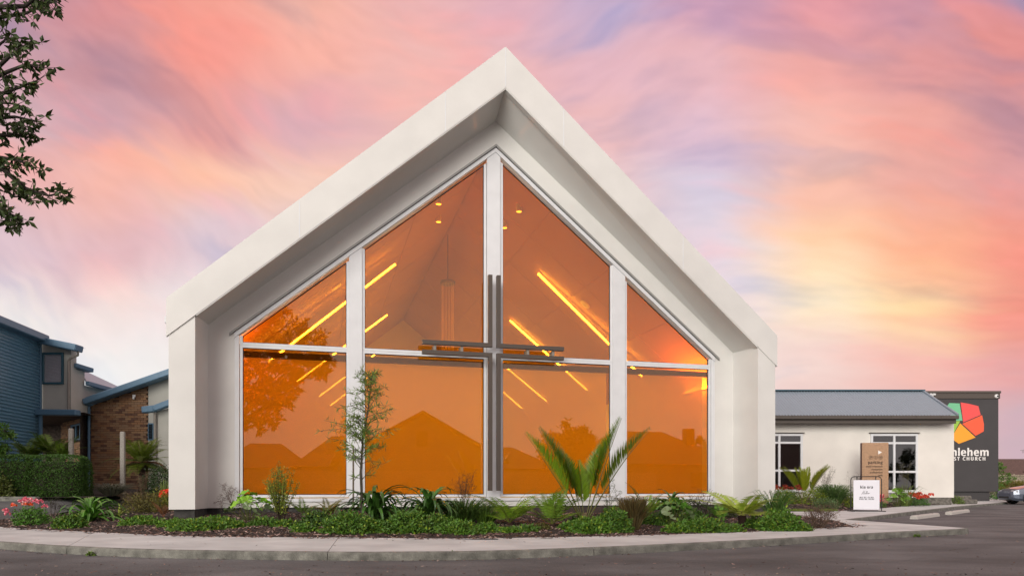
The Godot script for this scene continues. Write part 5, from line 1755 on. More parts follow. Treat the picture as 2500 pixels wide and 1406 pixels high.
func leafy_tree(called: String, label: String, p: Vector3, clumps: Array, n: int, size: float, c: Color, trunk_r: float, fork: float, group := "") -> Node3D:
	var o := thing(called, label, "tree", p, 0.0, group)
	var b := MB.new()
	var top := Vector3(0, fork, 0)
	b.tube(PackedVector3Array([Vector3(0, -0.3, 0), Vector3(0.03, fork * 0.5, 0.02), top]), PackedFloat32Array([trunk_r * 1.3, trunk_r, trunk_r * 0.8]), 9)
	part("trunk", b, M.bark, o)
	b = MB.new()
	var lf := MB.new()
	lf.leaf(Vector3.ZERO, Vector3(1, 0, 0), Vector3.UP, 1.0, 0.45, 0.2)
	var mm := MultiMesh.new()
	mm.transform_format = MultiMesh.TRANSFORM_3D
	mm.use_colors = true
	mm.mesh = lf.mesh()
	mm.instance_count = n
	var total := 0.0
	for q in clumps: total += pow(q[1], 2.0)
	var k := 0
	for q in clumps:
		var ctr: Vector3 = q[0]; var r: float = q[1]
		b.tube(PackedVector3Array([top, top.lerp(ctr, 0.5) + rdir() * r * 0.15, ctr]), PackedFloat32Array([trunk_r * 0.5, trunk_r * 0.3, trunk_r * 0.12]), 6, false)
		var sprays := []
		for i in 14:
			var d := rdir()
			var e := ctr + Vector3(d.x, d.y * 0.85, d.z) * r * rv(0.5, 0.95)
			b.tube(PackedVector3Array([ctr, ctr.lerp(e, 0.5) + rdir() * r * 0.08, e]), PackedFloat32Array([trunk_r * 0.14, trunk_r * 0.08, trunk_r * 0.04]), 4, false)
			sprays.append([ctr.lerp(e, 0.45), e])
		var share := int(n * pow(r, 2.0) / total) if q != clumps[clumps.size() - 1] else n - k
		for i in share:
			if k >= n: break
			var s: Array = sprays[rng.randi() % sprays.size()]
			var at_: Vector3 = (s[0] as Vector3).lerp(s[1], sqrt(rng.randf())) + rdir() * r * 0.26 * rng.randf()
			var dir := ((at_ - ctr).normalized() * 0.6 + rdir() + Vector3.DOWN * 0.25).normalized()
			var side := dir.cross(rdir()).normalized()
			var sc := size * rv(0.7, 1.3)
			mm.set_instance_transform(k, Transform3D(Basis(dir * sc, side.cross(dir) * sc, -side * sc), at_))
			mm.set_instance_color(k, vary(c, 0.35))
			k += 1
	part("limbs", b, M.bark, o)
	var cr := MultiMeshInstance3D.new()
	cr.name = "crown"; cr.multimesh = mm; cr.material_override = M.foliage
	o.add_child(cr, true)
	cr.set_meta("kind", "stuff")
	return o

func sapling() -> void:
	var p := gp(885, 1259)
	var k := -p.z / F
	var o := thing("sapling", "slender young tree with narrow drooping leaves before left mullion", "tree", p)
	var h := (1259 - 908) * k
	var b := MB.new()
	b.col = Color(0.05, 0.04, 0.03)
	var pts := PackedVector3Array([Vector3(0, -0.05, 0), Vector3(-0.03, h * 0.3, 0.02), Vector3(0.0, h * 0.52, 0.0), Vector3(0.09, h * 0.75, -0.04), Vector3(0.16, h, 0.0)])
	b.tube(pts, PackedFloat32Array([0.026, 0.022, 0.016, 0.01, 0.003]), 7)
	var tw := MB.new()
	var lf := MB.new()
	for i in 95:
		var s := rv(0.2, 1.0)
		if s < 0.34 and rng.randf() < 0.5: continue
		var f := s * 4.0
		var j := mini(int(f), 3)
		var q := pts[j].lerp(pts[j + 1], f - j)
		var a := rv(0, TAU)
		var reach := lerpf(0.72, 0.3, smoothstep(0.35, 1.0, s)) * rv(0.35, 1.2) * (1.0 if s > 0.42 else 0.75)
		var d := Vector3(cos(a), rv(0.3, 1.5), sin(a)).normalized()
		var m := q + d * reach * 0.55
		var e := m + (d + Vector3(0, -0.55, 0)).normalized() * reach * 0.5
		tw.col = Color(0.06, 0.06, 0.03)
		tw.tube(PackedVector3Array([q, m, e]), PackedFloat32Array([0.006, 0.004, 0.002]), 4, false)
		for t in 22:
			var u := rv(0.4, 1.0)
			var c0 := q.lerp(m, u / 0.55) if u < 0.55 else m.lerp(e, (u - 0.55) / 0.45)
			var ld := (d * 0.4 + rdir() * 0.8 + Vector3.DOWN * 0.15).normalized()
			lf.col = vary(Color(0.055, 0.1, 0.022) if rng.randf() < 0.85 else Color(0.13, 0.13, 0.03), 0.35)
			lf.leaf(c0, ld, rdir(), rv(0.08, 0.15), rv(0.01, 0.018), 0.1)
	part("trunk", b, M.twigs, o)
	part("branches", tw, M.twigs, o)
	part("foliage", lf, M.foliage, o)
	var sp := gp(862, 1250)
	var ks := -sp.z / F
	var st := thing("stake", "thin wooden stake tied to the young tree by a black strap", "stake", sp)
	b = MB.new()
	var sh := (1250 - 1094) * ks
	b.box(Vector3(0, sh / 2, 0), Vector3(0.03, sh + 0.1, 0.03), 0.004)
	part("post", b, M.stake_wood, st)
	b = MB.new()
	beam(b, Vector3(-0.02, sh * 0.87, 0.02), Vector3(0.15, sh * 0.83, 0.02), 0.012, 0.05)
	part("strap", b, M.black_metal, st)

func upright_shrub(label: String, p: Vector3, h: float, r: float, c: Color) -> void:
	var o := thing("upright_shrub", label, "shrub", p)
	var tw := MB.new(); var lf := MB.new()
	for i in 34:
		var a := rv(0, TAU); var rr := sqrt(rng.randf())
		var e := Vector3(cos(a) * r * rr, h * (1.0 - 0.45 * rr * rr) * rv(0.7, 1.0), sin(a) * r * rr)
		var m := e * Vector3(0.55, 0.5, 0.55)
		tw.col = Color(0.05, 0.035, 0.02)
		tw.tube(PackedVector3Array([Vector3(e.x * 0.1, -0.03, e.z * 0.1), m, e]), PackedFloat32Array([0.008, 0.005, 0.002]), 4, false)
		for j in 85:
			var u := rv(0.22, 1.0)
			var q := (Vector3.ZERO.lerp(m, u * 2.0) if u < 0.5 else m.lerp(e, u * 2.0 - 1.0))
			var d := (rdir() + Vector3.UP * 0.5).normalized()
			lf.col = vary(c if rng.randf() < 0.8 else Color(0.17, 0.18, 0.03), 0.3)
			lf.leaf(q + d * 0.02, d, rdir(), rv(0.025, 0.05), rv(0.014, 0.024))
	part("stems", tw, M.twigs, o)
	part("foliage", lf, M.foliage, o)

func garden() -> void:
	var G1 := Color(0.04, 0.095, 0.015)     # fresh small leaves
	var G2 := Color(0.03, 0.075, 0.018)
	var p: Vector3
	# low leafy ground cover, mound by mound: pixel of the foot, width and height in pixels
	for q in [[160, 1290, 95, 42, "low leafy ground cover between pink geranium and broad leaved clump", 0.9], [335, 1283, 120, 30, "flat bright ground cover right of the broad leaved clump", 1.1], [485, 1295, 170, 38, "ground cover patch in front of the left white pillar", 1.0],
		[770, 1288, 110, 48, "dark scrambling shrub below the small brown fern", 0.6], [850, 1303, 165, 62, "dense ground cover mound at the foot of the stake", 0.9], [1000, 1303, 160, 68, "dense ground cover mound before the dark strap plants", 0.9], [1120, 1304, 130, 42, "ground cover edging the path below the seeding grass", 1.0],
		[1445, 1302, 120, 48, "ground cover right under the large palm", 1.05], [1505, 1300, 90, 66, "taller leafy mound right of the large palm", 0.85], [1605, 1285, 80, 40, "ground cover between brown tussock and round leaved plant", 0.8], [1735, 1302, 125, 48, "ground cover mound left of the pale tree fern", 0.9], [1915, 1297, 115, 66, "rounded green shrub in front of the right pillar", 1.0], [565, 1290, 70, 24, "sparse ground cover below the pinkish twiggy bush", 0.9],
		[640, 1285, 80, 30, "leafy patch between the round leaved plant and upright shrub", 0.85], [740, 1300, 80, 26, "low leafy patch at the path edge below the dark fern", 1.0], [910, 1302, 90, 44, "ground cover running right of the stake at the path edge", 0.95], [1065, 1300, 90, 52, "ground cover running up to the seeding grass", 0.9], [1250, 1302, 60, 18, "thin leafy patch at the path edge below the first fern", 1.05], [1655, 1300, 70, 26, "thin leafy patch at the path edge by the round leaved plant", 0.95], [1690, 1275, 70, 44, "leafy patch at the foot of the seeded twig bush", 0.75], [1420, 1285, 70, 30, "leafy patch around the foot of the large palm", 0.8], [1500, 1278, 70, 50, "leafy patch behind the taller mound right of the palm", 0.7], [530, 1280, 80, 26, "leafy patch under the pillar corner by the twiggy bush", 0.95],
		[690, 1290, 70, 26, "small leafy patch at the foot of the upright shrub", 0.9], [945, 1278, 110, 40, "leafy patch between the two left strap clumps", 0.75], [1085, 1282, 90, 36, "leafy patch just left of the seeding grass foot", 0.85], [1190, 1300, 80, 30, "low leafy patch in front of the loose grass tuft", 1.0],
		[1285, 1300, 70, 24, "low leafy patch between the two ferns by the cross", 0.8], [1390, 1296, 60, 26, "leafy patch hugging the left side of the large palm foot", 0.95], [1560, 1278, 80, 40, "leafy patch behind the bronze tussock", 0.8], [1675, 1298, 80, 34, "leafy patch in front of the right round leaved plant", 1.0],
		[1790, 1300, 70, 26, "low leafy patch before the trunk of the pale tree fern", 0.9], [1850, 1290, 80, 34, "leafy patch right of the pale tree fern", 0.8], [420, 1288, 90, 26, "low leafy patch before the rusty fern", 1.1], [1960, 1296, 60, 26, "low leafy patch between green shrub and brown twig bush", 0.8]]:
		p = gp(q[0], q[1])
		var k := -p.z / F
		var c := Color(G1.r * q[5], G1.g * q[5], G1.b)
		mound("ground_cover", q[4], "ground cover", p + Vector3(0, -0.03, -q[2] * k * 0.2), q[2] * k * 0.56, q[3] * k, q[2] * k * 0.42, int(q[2] * q[3] * 0.28) + 300, 0.058, c, "low leafy ground covers along the path", 0.45, Color(0.1, 0.15, 0.02), 0.12)
	# geranium, broad leaved clump, yellow shrubs, red flowers on the left
	p = gp(57, 1283); var kk := -p.z / F
	var pink := Color(0.75, 0.16, 0.24); var white := Color(0.8, 0.45, 0.45); var orange := Color(0.8, 0.12, 0.03)
	var heads := []
	for q in [[40, 1222, 0], [52, 1217, 0], [62, 1219, 0], [75, 1222, 0], [84, 1224, 0], [46, 1228, 1], [58, 1230, 1], [16, 1252, 0], [12, 1245, 0], [98, 1236, 0], [30, 1232, 1]]:
		heads.append([Vector3((q[0] - 57) * kk, (1283 - q[1]) * kk, 0.1 + rv(-0.1, 0.1)), orange if q[2] == 1 else pink, white])
	flower_plant("geranium", "leafy geranium topped with pink and orange flower heads", p + Vector3(0, -0.02, -0.2), 0.4, 0.46, 1500, heads, 0.072, Color(0.04, 0.105, 0.02))
	p = gp(207, 1274)
	strap_plant("broad_leaf_clump", "large arching clump of broad glossy green leaves left of pillar", "plant", p + Vector3(0, 0, -0.15), 58, 0.92, 0.085, 0.45, 1.4, 1.9, Color(0.035, 0.1, 0.018))
	p = gp(345, 1252); kk = -p.z / F
	mound("golden_shrub", "olive yellow mounded shrub left of the white pillar", "shrub", p, 62 * kk, 55 * kk, 0.45, 1700, 0.04, Color(0.1, 0.09, 0.018), "", 0.5, Color(0.16, 0.14, 0.02), 0.3)
	p = gp(378, 1250); kk = -p.z / F
	mound("lime_shrub", "brighter lime yellow shrub tight against the white pillar", "shrub", p + Vector3(0, 0, -0.3), 34 * kk, 62 * kk, 0.3, 1000, 0.04, Color(0.17, 0.17, 0.015), "", 0.7, Color(0.22, 0.2, 0.02), 0.3)
	p = gp(335, 1250)
	tussock("brown_grass", "wispy brown grass rising through the olive yellow shrub", p + Vector3(0, 0, -0.2), 0.55, 260, 0.5, Color(0.14, 0.1, 0.05), "", 12)
	p = gp(402, 1236); kk = -p.z / F
	heads = []
	for i in 7: heads.append([Vector3(rv(-0.16, 0.16), rv(0.25, 0.42), rv(-0.1, 0.1)), Color(0.75, 0.03, 0.012), Color(0.8, 0.1, 0.03)])
	flower_plant("red_flowers", "bright red flowers peeping out beside the left pillar", p + Vector3(-0.05, 0, -0.3), 0.22, 0.3, 400, heads, 0.11, G2)
	p = gp(397, 1262)
	fern("rusty_fern", "small rust brown fern at the foot of the white pillar", p, 7, 0.5, 0.1, Color(0.15, 0.065, 0.025), "", 0.9, 1.4, 0.8)
	p = gp(128, 1262)
	twig_bush("dark_sprig", "thin dark leafy sprig left of the broad leaved clump", p, 0.62, 0.2, 5, Color(0.05, 0.04, 0.035), Color(0.03, 0.045, 0.02), 160)
	p = gp(290, 1262)
	strap_plant("striped_clump", "small pale clump of narrow leaves right of broad leaved clump", "plant", p, 14, 0.45, 0.03, 0.6, 1.4, 1.3, Color(0.12, 0.16, 0.04))
	# in front of the window, left to right
	p = gp(560, 1252)
	twig_bush("pink_twig_bush", "bare pinkish twiggy bush against left window corner", p + Vector3(0.05, 0, -0.3), 0.72, 0.5, 9, Color(0.16, 0.1, 0.085), Color(0.15, 0.1, 0.06), 200)
	p = gp(608, 1270)
	round_leaf_plant("round_leaf_plant", "lime round leaved plant at the left end of the window", p, 26, 0.52, 0.42, 0.22, Color(0.085, 0.19, 0.025), 7, "round leaved plants")
	p = gp(680, 1272); kk = -p.z / F
	upright_shrub("upright small leaved shrub before the far left pane", p + Vector3(0, 0, -0.1), 152 * kk, 48 * kk, Color(0.075, 0.115, 0.02))
	p = gp(738, 1256)
	fern("dark_fern", "little dark fern right of the upright small leaved shrub", p, 6, 0.45, 0.1, Color(0.022, 0.045, 0.014), "", 0.6, 1.1, 0.9)
	p = gp(800, 1258)
	fern("yellow_fern", "yellowing fern with curled brown tips beside the stake", p, 9, 0.5, 0.13, Color(0.13, 0.12, 0.02), "", 0.7, 1.3, 1.2, false, 0.0, 2)
	sapling()
	for q in [[912, 1262, 62, "dark strap leaved clump at the foot of the young tree"], [1045, 1258, 50, "dark strap leaved clump left of the seeding grass"], [1645, 1258, 52, "dark strap leaved clump under the far right pane"]]:
		p = gp(q[0], q[1])
		strap_plant("strap_lily", q[3], "plant", p + Vector3(0, 0, -0.1), int(q[2] * 1.4), 0.92, 0.075, 0.6, 1.45, 2.0, Color(0.022, 0.062, 0.018), "dark strap leaved clumps under the window")
	p = gp(1132, 1278)
	tussock("seeding_grass", "fine grass with airy brown seed heads left of the cross", p, 0.5, 520, 0.62, Color(0.03, 0.06, 0.018), "", 16, Color(0.08, 0.045, 0.02))
	p = gp(1185, 1278)
	tussock("green_grass", "loose green grass tuft beside the first green fern", p, 0.42, 220, 0.5, Color(0.045, 0.09, 0.02))
	p = gp(1245, 1284)
	fern("green_fern", "broad fresh green fern below the foot of the cross", p, 17, 0.92, 0.2, Color(0.045, 0.088, 0.018), "", 0.55, 1.2, 1.1, false, 0.06, 2)
	p = gp(1348, 1288)
	fern("green_fern", "darker green fern just left of the large palm", p, 16, 0.86, 0.19, Color(0.032, 0.064, 0.015), "", 0.6, 1.3, 1.0, false, 0.06, 2)
	p = gp(1320, 1296)
	mound("dry_tuft", "low yellowish fern tuft at the path edge before the palm", "fern", p, 0.24, 0.14, 0.2, 260, 0.05, Color(0.1, 0.1, 0.02))
	# the large palm: heading 0 is to the right, PI to the left, -PI/2 towards the road
	p = gp(1428, 1278)
	palm("palm", "large young palm with upright feathered fronds before the window", p, [[PI + 0.1, 1.02, 0.1, 1.0], [PI - 0.3, 1.16, 0.12, 1.0], [0.1, 1.26, 0.06, 1.04], [-0.15, 1.06, 0.25, 1.06], [0.75, 1.32, 0.15, 0.78], [PI - 0.75, 1.25, 0.2, 0.74], [2.0, 1.42, 0.1, 0.6]], 2.0, 0.48, Color(0.03, 0.056, 0.009))
	p = gp(1545, 1293)
	tussock("bronze_tussock", "bronze brown tussock grass right of the large palm", p, 0.62, 900, 0.42, Color(0.13, 0.095, 0.035), "", 0, Color.BLACK, 0.35)
	p = gp(1490, 1250)
	twig_bush("leafy_sprig", "thin upright leafy sprig under the right mullion", p + Vector3(0, 0, -0.2), 0.6, 0.16, 4, Color(0.04, 0.05, 0.02), Color(0.02, 0.06, 0.02), 200)
	p = gp(1575, 1262)
	fern("green_fern", "upright mid green fern behind the bronze tussock", p, 10, 0.85, 0.18, Color(0.04, 0.075, 0.02), "", 0.8, 1.35, 0.9)
	p = gp(1645, 1286)
	round_leaf_plant("round_leaf_plant", "darker round leaved plant below the far right pane", p, 22, 0.5, 0.36, 0.2, Color(0.05, 0.12, 0.03), 8, "round leaved plants")
	p = gp(1715, 1268)
	twig_bush("seeded_twig_bush", "dark twiggy bush with bead like seeds at the right window corner", p, 0.78, 0.45, 9, Color(0.06, 0.045, 0.04), Color(0.07, 0.04, 0.04), 400)
	p = gp(1765, 1262)
	mound("dark_shrub", "dark scruffy shrub behind the pale tree fern", "shrub", p, 0.42, 0.38, 0.35, 700, 0.05, Color(0.025, 0.04, 0.015), "", 0.4, Color(0.1, 0.05, 0.03), 0.2)
	p = gp(1812, 1288)
	fern("tree_fern", "pale lime young tree fern with wide lacy fronds", p, 13, 1.0, 0.3, Color(0.075, 0.11, 0.035), "", 0.2, 0.68, 0.7, true, 0.22)
	p = gp(1762, 1270)
	fern("green_fern", "deep green fern peeping up left of the pale tree fern", p, 6, 0.7, 0.14, Color(0.03, 0.08, 0.02), "", 0.8, 1.35, 0.9)
	p = gp(1893, 1268)
	tussock("strappy_grass", "upright strappy green grass at the corner of right pillar", p, 0.72, 150, 0.5, Color(0.03, 0.07, 0.02))
	p = gp(2008, 1291)
	twig_bush("brown_twig_bush", "brown wiry twig bush at the pointed end of the bed", p + Vector3(0, 0, -0.15), 0.6, 0.55, 22, Color(0.13, 0.085, 0.06), Color(0.13, 0.085, 0.05), 500)
	for q in [[1110, 1366, "weed tuft growing out of the kerb foot below the seeding grass"], [2240, 1311, "tiny weed at the kerb foot near the path tip"], [218, 1357, "tiny weed at the kerb foot by the left path joint"]]:
		var z: float = EYE * F / (q[1] - 1190.0)
		p = Vector3((q[0] - 1250.0) / F * z, 0, -z)
		var big: bool = q[0] == 1110
		mound("weed", q[2], "weed", p, 0.13 if big else 0.05, 0.09 if big else 0.05, 0.05, 220 if big else 60, 0.035, Color(0.045, 0.08, 0.015), "weeds at the kerb")

func left_garden() -> void:
	var p := at(92, 1205, 20.6); p.y = 0.58
	var o := thing("hedge", "long clipped dark green hedge behind the driveway", "hedge", p)
	var b := MB.new()
	for i in 17000:
		var q := Vector3(rv(-1, 1), rv(0, 1), rv(-1, 1))
		var f := rng.randi() % 4
		if f == 0: q.y = 1.0
		elif f == 1: q.z = 1.0
		elif f == 2: q.z = 1.0
		else: q.x = 1.0 if rng.randf() < 0.8 else -1.0
		var round_ := Vector3(q.x * 1.3, q.y * 1.16, q.z * 0.5)
		# rounded shoulders and an uneven clip
		var cx := clampf(absf(round_.x) - 1.12, 0, 1); var cy := clampf(round_.y - 0.96, 0, 1); var cz := clampf(absf(round_.z) - 0.35, 0, 1)
		round_.x -= signf(q.x) * (cy + cz) * 0.4; round_.y -= (cx + cz) * 0.35; round_.z -= signf(q.z) * (cx + cy) * 0.4
		round_ += Vector3(1, 1, 1) * 0.05 * bumps.get_noise_3d(round_.x * 4, round_.y * 4, round_.z * 4) - Vector3(0, 0, absf(rng.randfn(0, 0.06)))
		var n := Vector3(q.x if f == 3 else 0.0, 1.0 if f == 0 else 0.2, 1.0 if f == 1 or f == 2 else 0.0)
		b.col = vary(Color(0.021, 0.054, 0.01), 0.45)
		b.leaf(round_ * 1.0, (n + rdir() * 1.0).normalized(), (n + rdir()).normalized(), rv(0.035, 0.06), rv(0.02, 0.032))
	part("foliage", b, M.foliage, o)
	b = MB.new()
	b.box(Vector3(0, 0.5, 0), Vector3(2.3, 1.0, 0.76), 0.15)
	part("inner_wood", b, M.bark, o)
	p = at(-10, 1205, 19.9); p.y = 0.6
	mound("grassy_shrub", "loose dull green shrub left of the clipped hedge", "shrub", p, 0.5, 0.7, 0.3, 900, 0.08, Color(0.04, 0.055, 0.015))
	leafy_tree("leafy_bush", "leafy green bush at left edge before the blue wall", Vector3(-15.2, 0.6, -21.6), [[Vector3(-0.25, 1.6, 0), 0.55], [Vector3(0.1, 1.95, 0.1), 0.38], [Vector3(-0.2, 1.1, 0.1), 0.5]], 1500, 0.1, Color(0.035, 0.085, 0.015), 0.04, 0.6)
	for q in [[70, 1110, 23.0, "dark fern clump above the left half of hedge"], [118, 1100, 23.4, "brighter fern clump above the middle of hedge"], [150, 1112, 23.0, "fern clump above the right end of hedge"]]:
		p = at(q[0], q[1], q[2])
		fern("hedge_fern", q[3], Vector3(p.x, 0.62, p.z), 17, 1.15, 0.27, Color(0.024, 0.046, 0.012), "ferns behind the hedge", 0.2, 1.1, 0.9, true, p.y - 0.62 - 0.1)
	for q in [[172, 1047, 22.9, "weathered white timber post rising behind the hedge end"], [298, 1055, 22.2, "weathered white timber post in front of the brick wall"]]:
		var t := at(q[0], q[1], q[2])
		var st := thing("timber_post", q[3], "post", Vector3(t.x, 0.6, t.z), 0.15, "white timber posts")
		b = MB.new()
		b.box(Vector3(0, (t.y - 0.6) / 2 - 0.05, 0), Vector3(0.125, t.y - 0.6 + 0.1, 0.125), 0.012)
		part("shaft", b, M.timber_post, st)
		b = MB.new()
		b.box(Vector3(0, t.y - 0.6 + 0.004, 0), Vector3(0.1, 0.02, 0.1), 0.006)
		part("cap", b, M.timber_post, st)
	p = at(345, 1190, 23.5)
	fern("large_tree_fern", "big shaggy tree fern before the brown brick wall", Vector3(p.x, 0.65, p.z), 38, 1.35, 0.3, Color(0.024, 0.04, 0.01), "", -0.1, 1.1, 0.9, true, 1.0, 16)
	p = at(395, 1200, 22.3)
	mound("dark_hedge", "dark hedge between tree fern and white pillar", "hedge", Vector3(p.x, 0.6, p.z), 0.75, 1.1, 0.6, 2200, 0.07, Color(0.012, 0.026, 0.01))
	p = at(272, 1204, 21.4)
	tussock("grey_tussock", "grey green tussock around the second timber post", Vector3(p.x, 0.6, p.z), 0.42, 600, 0.7, Color(0.1, 0.1, 0.07))
	p = at(410, 1205, 20.6)
	tussock("tall_grass", "thin upright grass beside the white pillar edge", Vector3(p.x - 0.12, 0.45, p.z), 0.7, 60, 0.25, Color(0.06, 0.09, 0.03), "", 0, Color.BLACK, 0.6)

func right_garden() -> void:
	var outline := PackedVector2Array([Vector2(8.3, 23.3), Vector2(8.93, 22.54), Vector2(9.95, 22.54), Vector2(10.75, 23.45), Vector2(13.14, 25.8), Vector2(15.76, 29.1), Vector2(18.6, 31.0), Vector2(18.9, 32), Vector2(8.0, 32)])
	var h := func(x: float, z: float) -> float:
		var best := 99.0
		for i in 6:
			best = minf(best, Vector2(x, z).distance_to(Geometry2D.get_closest_point_to_segment(Vector2(x, z), outline[i], outline[i + 1])))
		return 0.105 + 0.16 * smoothstep(0.0, 1.8, best) + 0.02 * bumps.get_noise_2d(x, z)
	tag(part("side_bed", height_field(7.5, 19.2, 22.2, 31.4, 0.2, h, func(x, z): return Geometry2D.is_point_in_polygon(Vector2(x, z), outline)), M.mulch_soil), "", "", "", "structure")
	var spots := []
	while spots.size() < 2600:
		var q := Vector2(rv(8.2, 18.6), rv(22.5, 31.0))
		if Geometry2D.is_point_in_polygon(q, outline): spots.append(Vector3(q.x, h.call(q.x, q.y) + 0.012, -q.y))
	chips("side_bed_chips", "bark chips covering the small bed before the white hall", spots, 1.5)
	var b := MB.new()
	var blades := 0
	while blades < 2600:
		var q := Vector2(rv(8.4, 10.9), rv(22.45, 24.0))
		if not Geometry2D.is_point_in_polygon(q, outline): continue
		if Geometry2D.is_point_in_polygon(q + Vector2(-0.35, 0.5), outline) and Geometry2D.is_point_in_polygon(q + Vector2(0, 0.5), outline) and q.y > 23.1: continue
		var s := rdir() * 0.008
		var t := Vector3(q.x, 0.1, -q.y)
		b.col = vary(Color(0.07, 0.11, 0.02), 0.35)
		b.tri(t - s, t + s, t + Vector3(rv(-0.03, 0.03), rv(0.05, 0.1), rv(-0.03, 0.03)))
		blades += 1
	tag(part("grass_edge", b, M.foliage), "thin strip of grass edging the small bed by the path", "grass", "", "stuff")
	var put_at := func(px: float, z: float) -> Vector3:
		var x := (px - 1250.0) / F * z
		return Vector3(x, h.call(x, z) if z > 22.6 else 0.1, -z)
	palm("palm", "smaller palm with stiff fronds in front of white hall", put_at.call(1965, 28.0), [[PI + 0.1, 1.0, 0.2, 0.95], [PI - 0.4, 1.15, 0.2, 0.9], [0.15, 1.0, 0.25, 1.0], [-0.3, 1.12, 0.2, 0.95], [1.3, 1.45, 0.1, 0.75], [1.9, 1.4, 0.1, 0.8], [PI / 2 + 0.6, 1.3, 0.1, 0.8], [0.9, 1.25, 0.2, 0.85]], 1.75, 0.45, Color(0.045, 0.06, 0.012))
	for q in [[1905, 25.2, 0.5, 0.62, "rounded green bush beside the right pillar edge", Color(0.06, 0.1, 0.015)], [1932, 25.4, 0.42, 0.5, "second rounded bush from the right pillar", Color(0.05, 0.085, 0.018)], [1988, 25.0, 0.55, 0.72, "bright rounded bush below the smaller palm", Color(0.075, 0.12, 0.015)], [2052, 27.0, 0.5, 0.72, "yellow green bush between small palm and kia ora sign", Color(0.085, 0.12, 0.015)], [2085, 25.5, 0.4, 0.6, "leafy bush with pale flowers behind the kia ora sign", Color(0.06, 0.09, 0.03)]]:
		mound("side_bush", q[4], "bush", put_at.call(q[0], q[1]), q[2], q[3], q[2] * 0.8, 1300, 0.055, q[5], "bushes in the small bed", 0.5, Color(0.14, 0.17, 0.02), 0.2)
	mound("silver_shrub", "low grey green shrub at the front of the small bed", "shrub", put_at.call(2016, 24.0), 0.55, 0.42, 0.4, 1000, 0.06, Color(0.045, 0.075, 0.045), "", 0.7)
	tussock("blue_green_grass", "tall blue green grass clump right of bright rounded bush", put_at.call(2035, 25.2), 0.85, 700, 0.75, Color(0.035, 0.07, 0.03), "", 0)
	tussock("wispy_stalks", "dry wispy flower stalks against the white hall wall", put_at.call(2015, 28.2), 0.75, 120, 0.9, Color(0.1, 0.1, 0.05), "", 18, Color(0.16, 0.13, 0.1))
	var red := Color(0.6, 0.06, 0.03)
	var heads := []
	for i in 9: heads.append([Vector3(rv(-0.5, 0.5), rv(0.5, 0.62), rv(-0.2, 0.2)), Color(0.3, 0.04, 0.02), Color(0.4, 0.08, 0.03)])
	flower_plant("rust_red_plant", "rusty red flowering plant under the left hall window", put_at.call(1925, 27.2), 0.55, 0.55, 900, heads, 0.12, Color(0.04, 0.06, 0.015))
	heads = []
	for i in 14: heads.append([Vector3(rv(-0.38, 0.38), rv(0.3, 0.5), rv(-0.2, 0.25)), red, Color(0.7, 0.1, 0.05)])
	flower_plant("red_geranium", "red geranium at the corner of the white hall", put_at.call(2245, 28.9), 0.45, 0.38, 900, heads, 0.12, Color(0.03, 0.08, 0.02))
	heads = []
	for i in 5: heads.append([Vector3(rv(-0.15, 0.15), rv(0.2, 0.45), rv(-0.1, 0.1)), Color(0.6, 0.1, 0.12), Color(0.7, 0.4, 0.35)])
	flower_plant("pink_flowers", "small pink flowers between kia ora sign and timber sign", put_at.call(2154, 26.8), 0.2, 0.3, 260, heads, 0.1, G_side())
	round_leaf_plant("round_leaf_plant", "round leaved plant at the foot of the timber sign", put_at.call(2192, 28.2), 24, 0.6, 0.42, 0.24, Color(0.06, 0.13, 0.025), 3, "round leaved plants")
	tussock("tall_reed", "tall reedy grass before the right hall window", put_at.call(2212, 28.8), 0.95, 110, 0.6, Color(0.06, 0.09, 0.03), "", 6, Color(0.13, 0.12, 0.05))
	twig_bush("pale_twig_bush", "pale bare twigs against the wall left of timber sign", put_at.call(2096, 29.8), 1.5, 0.35, 7, Color(0.3, 0.26, 0.22), Color(0.2, 0.18, 0.12), 40)
	# stones and a tuft at the hall corner
	for q in [[2350, 34.0, 0.34, 0.36, "taller grey stone block at the corner of white hall"], [2363, 33.0, 0.36, 0.2, "lower grey stone block nearer the path by white hall"]]:
		var z: float = q[1]
		var o := thing("stone_block", q[4], "stone", Vector3((q[0] - 1250.0) / F * z, 0.1, -z), 0.3, "stone blocks by the hall corner")
		b = MB.new()
		b.box(Vector3(0, q[3] / 2, 0), Vector3(q[2] * 2, q[3], 0.5), 0.04)
		part("block", b, M.old_concrete, o)
	mound("corner_tuft", "small green tuft between white hall corner and stone blocks", "plant", Vector3((2335 - 1250.0) / F * 32.4, 0.1, -32.4), 0.42, 0.42, 0.3, 600, 0.06, Color(0.05, 0.085, 0.02))

func G_side() -> Color:
	return Color(0.035, 0.08, 0.02)

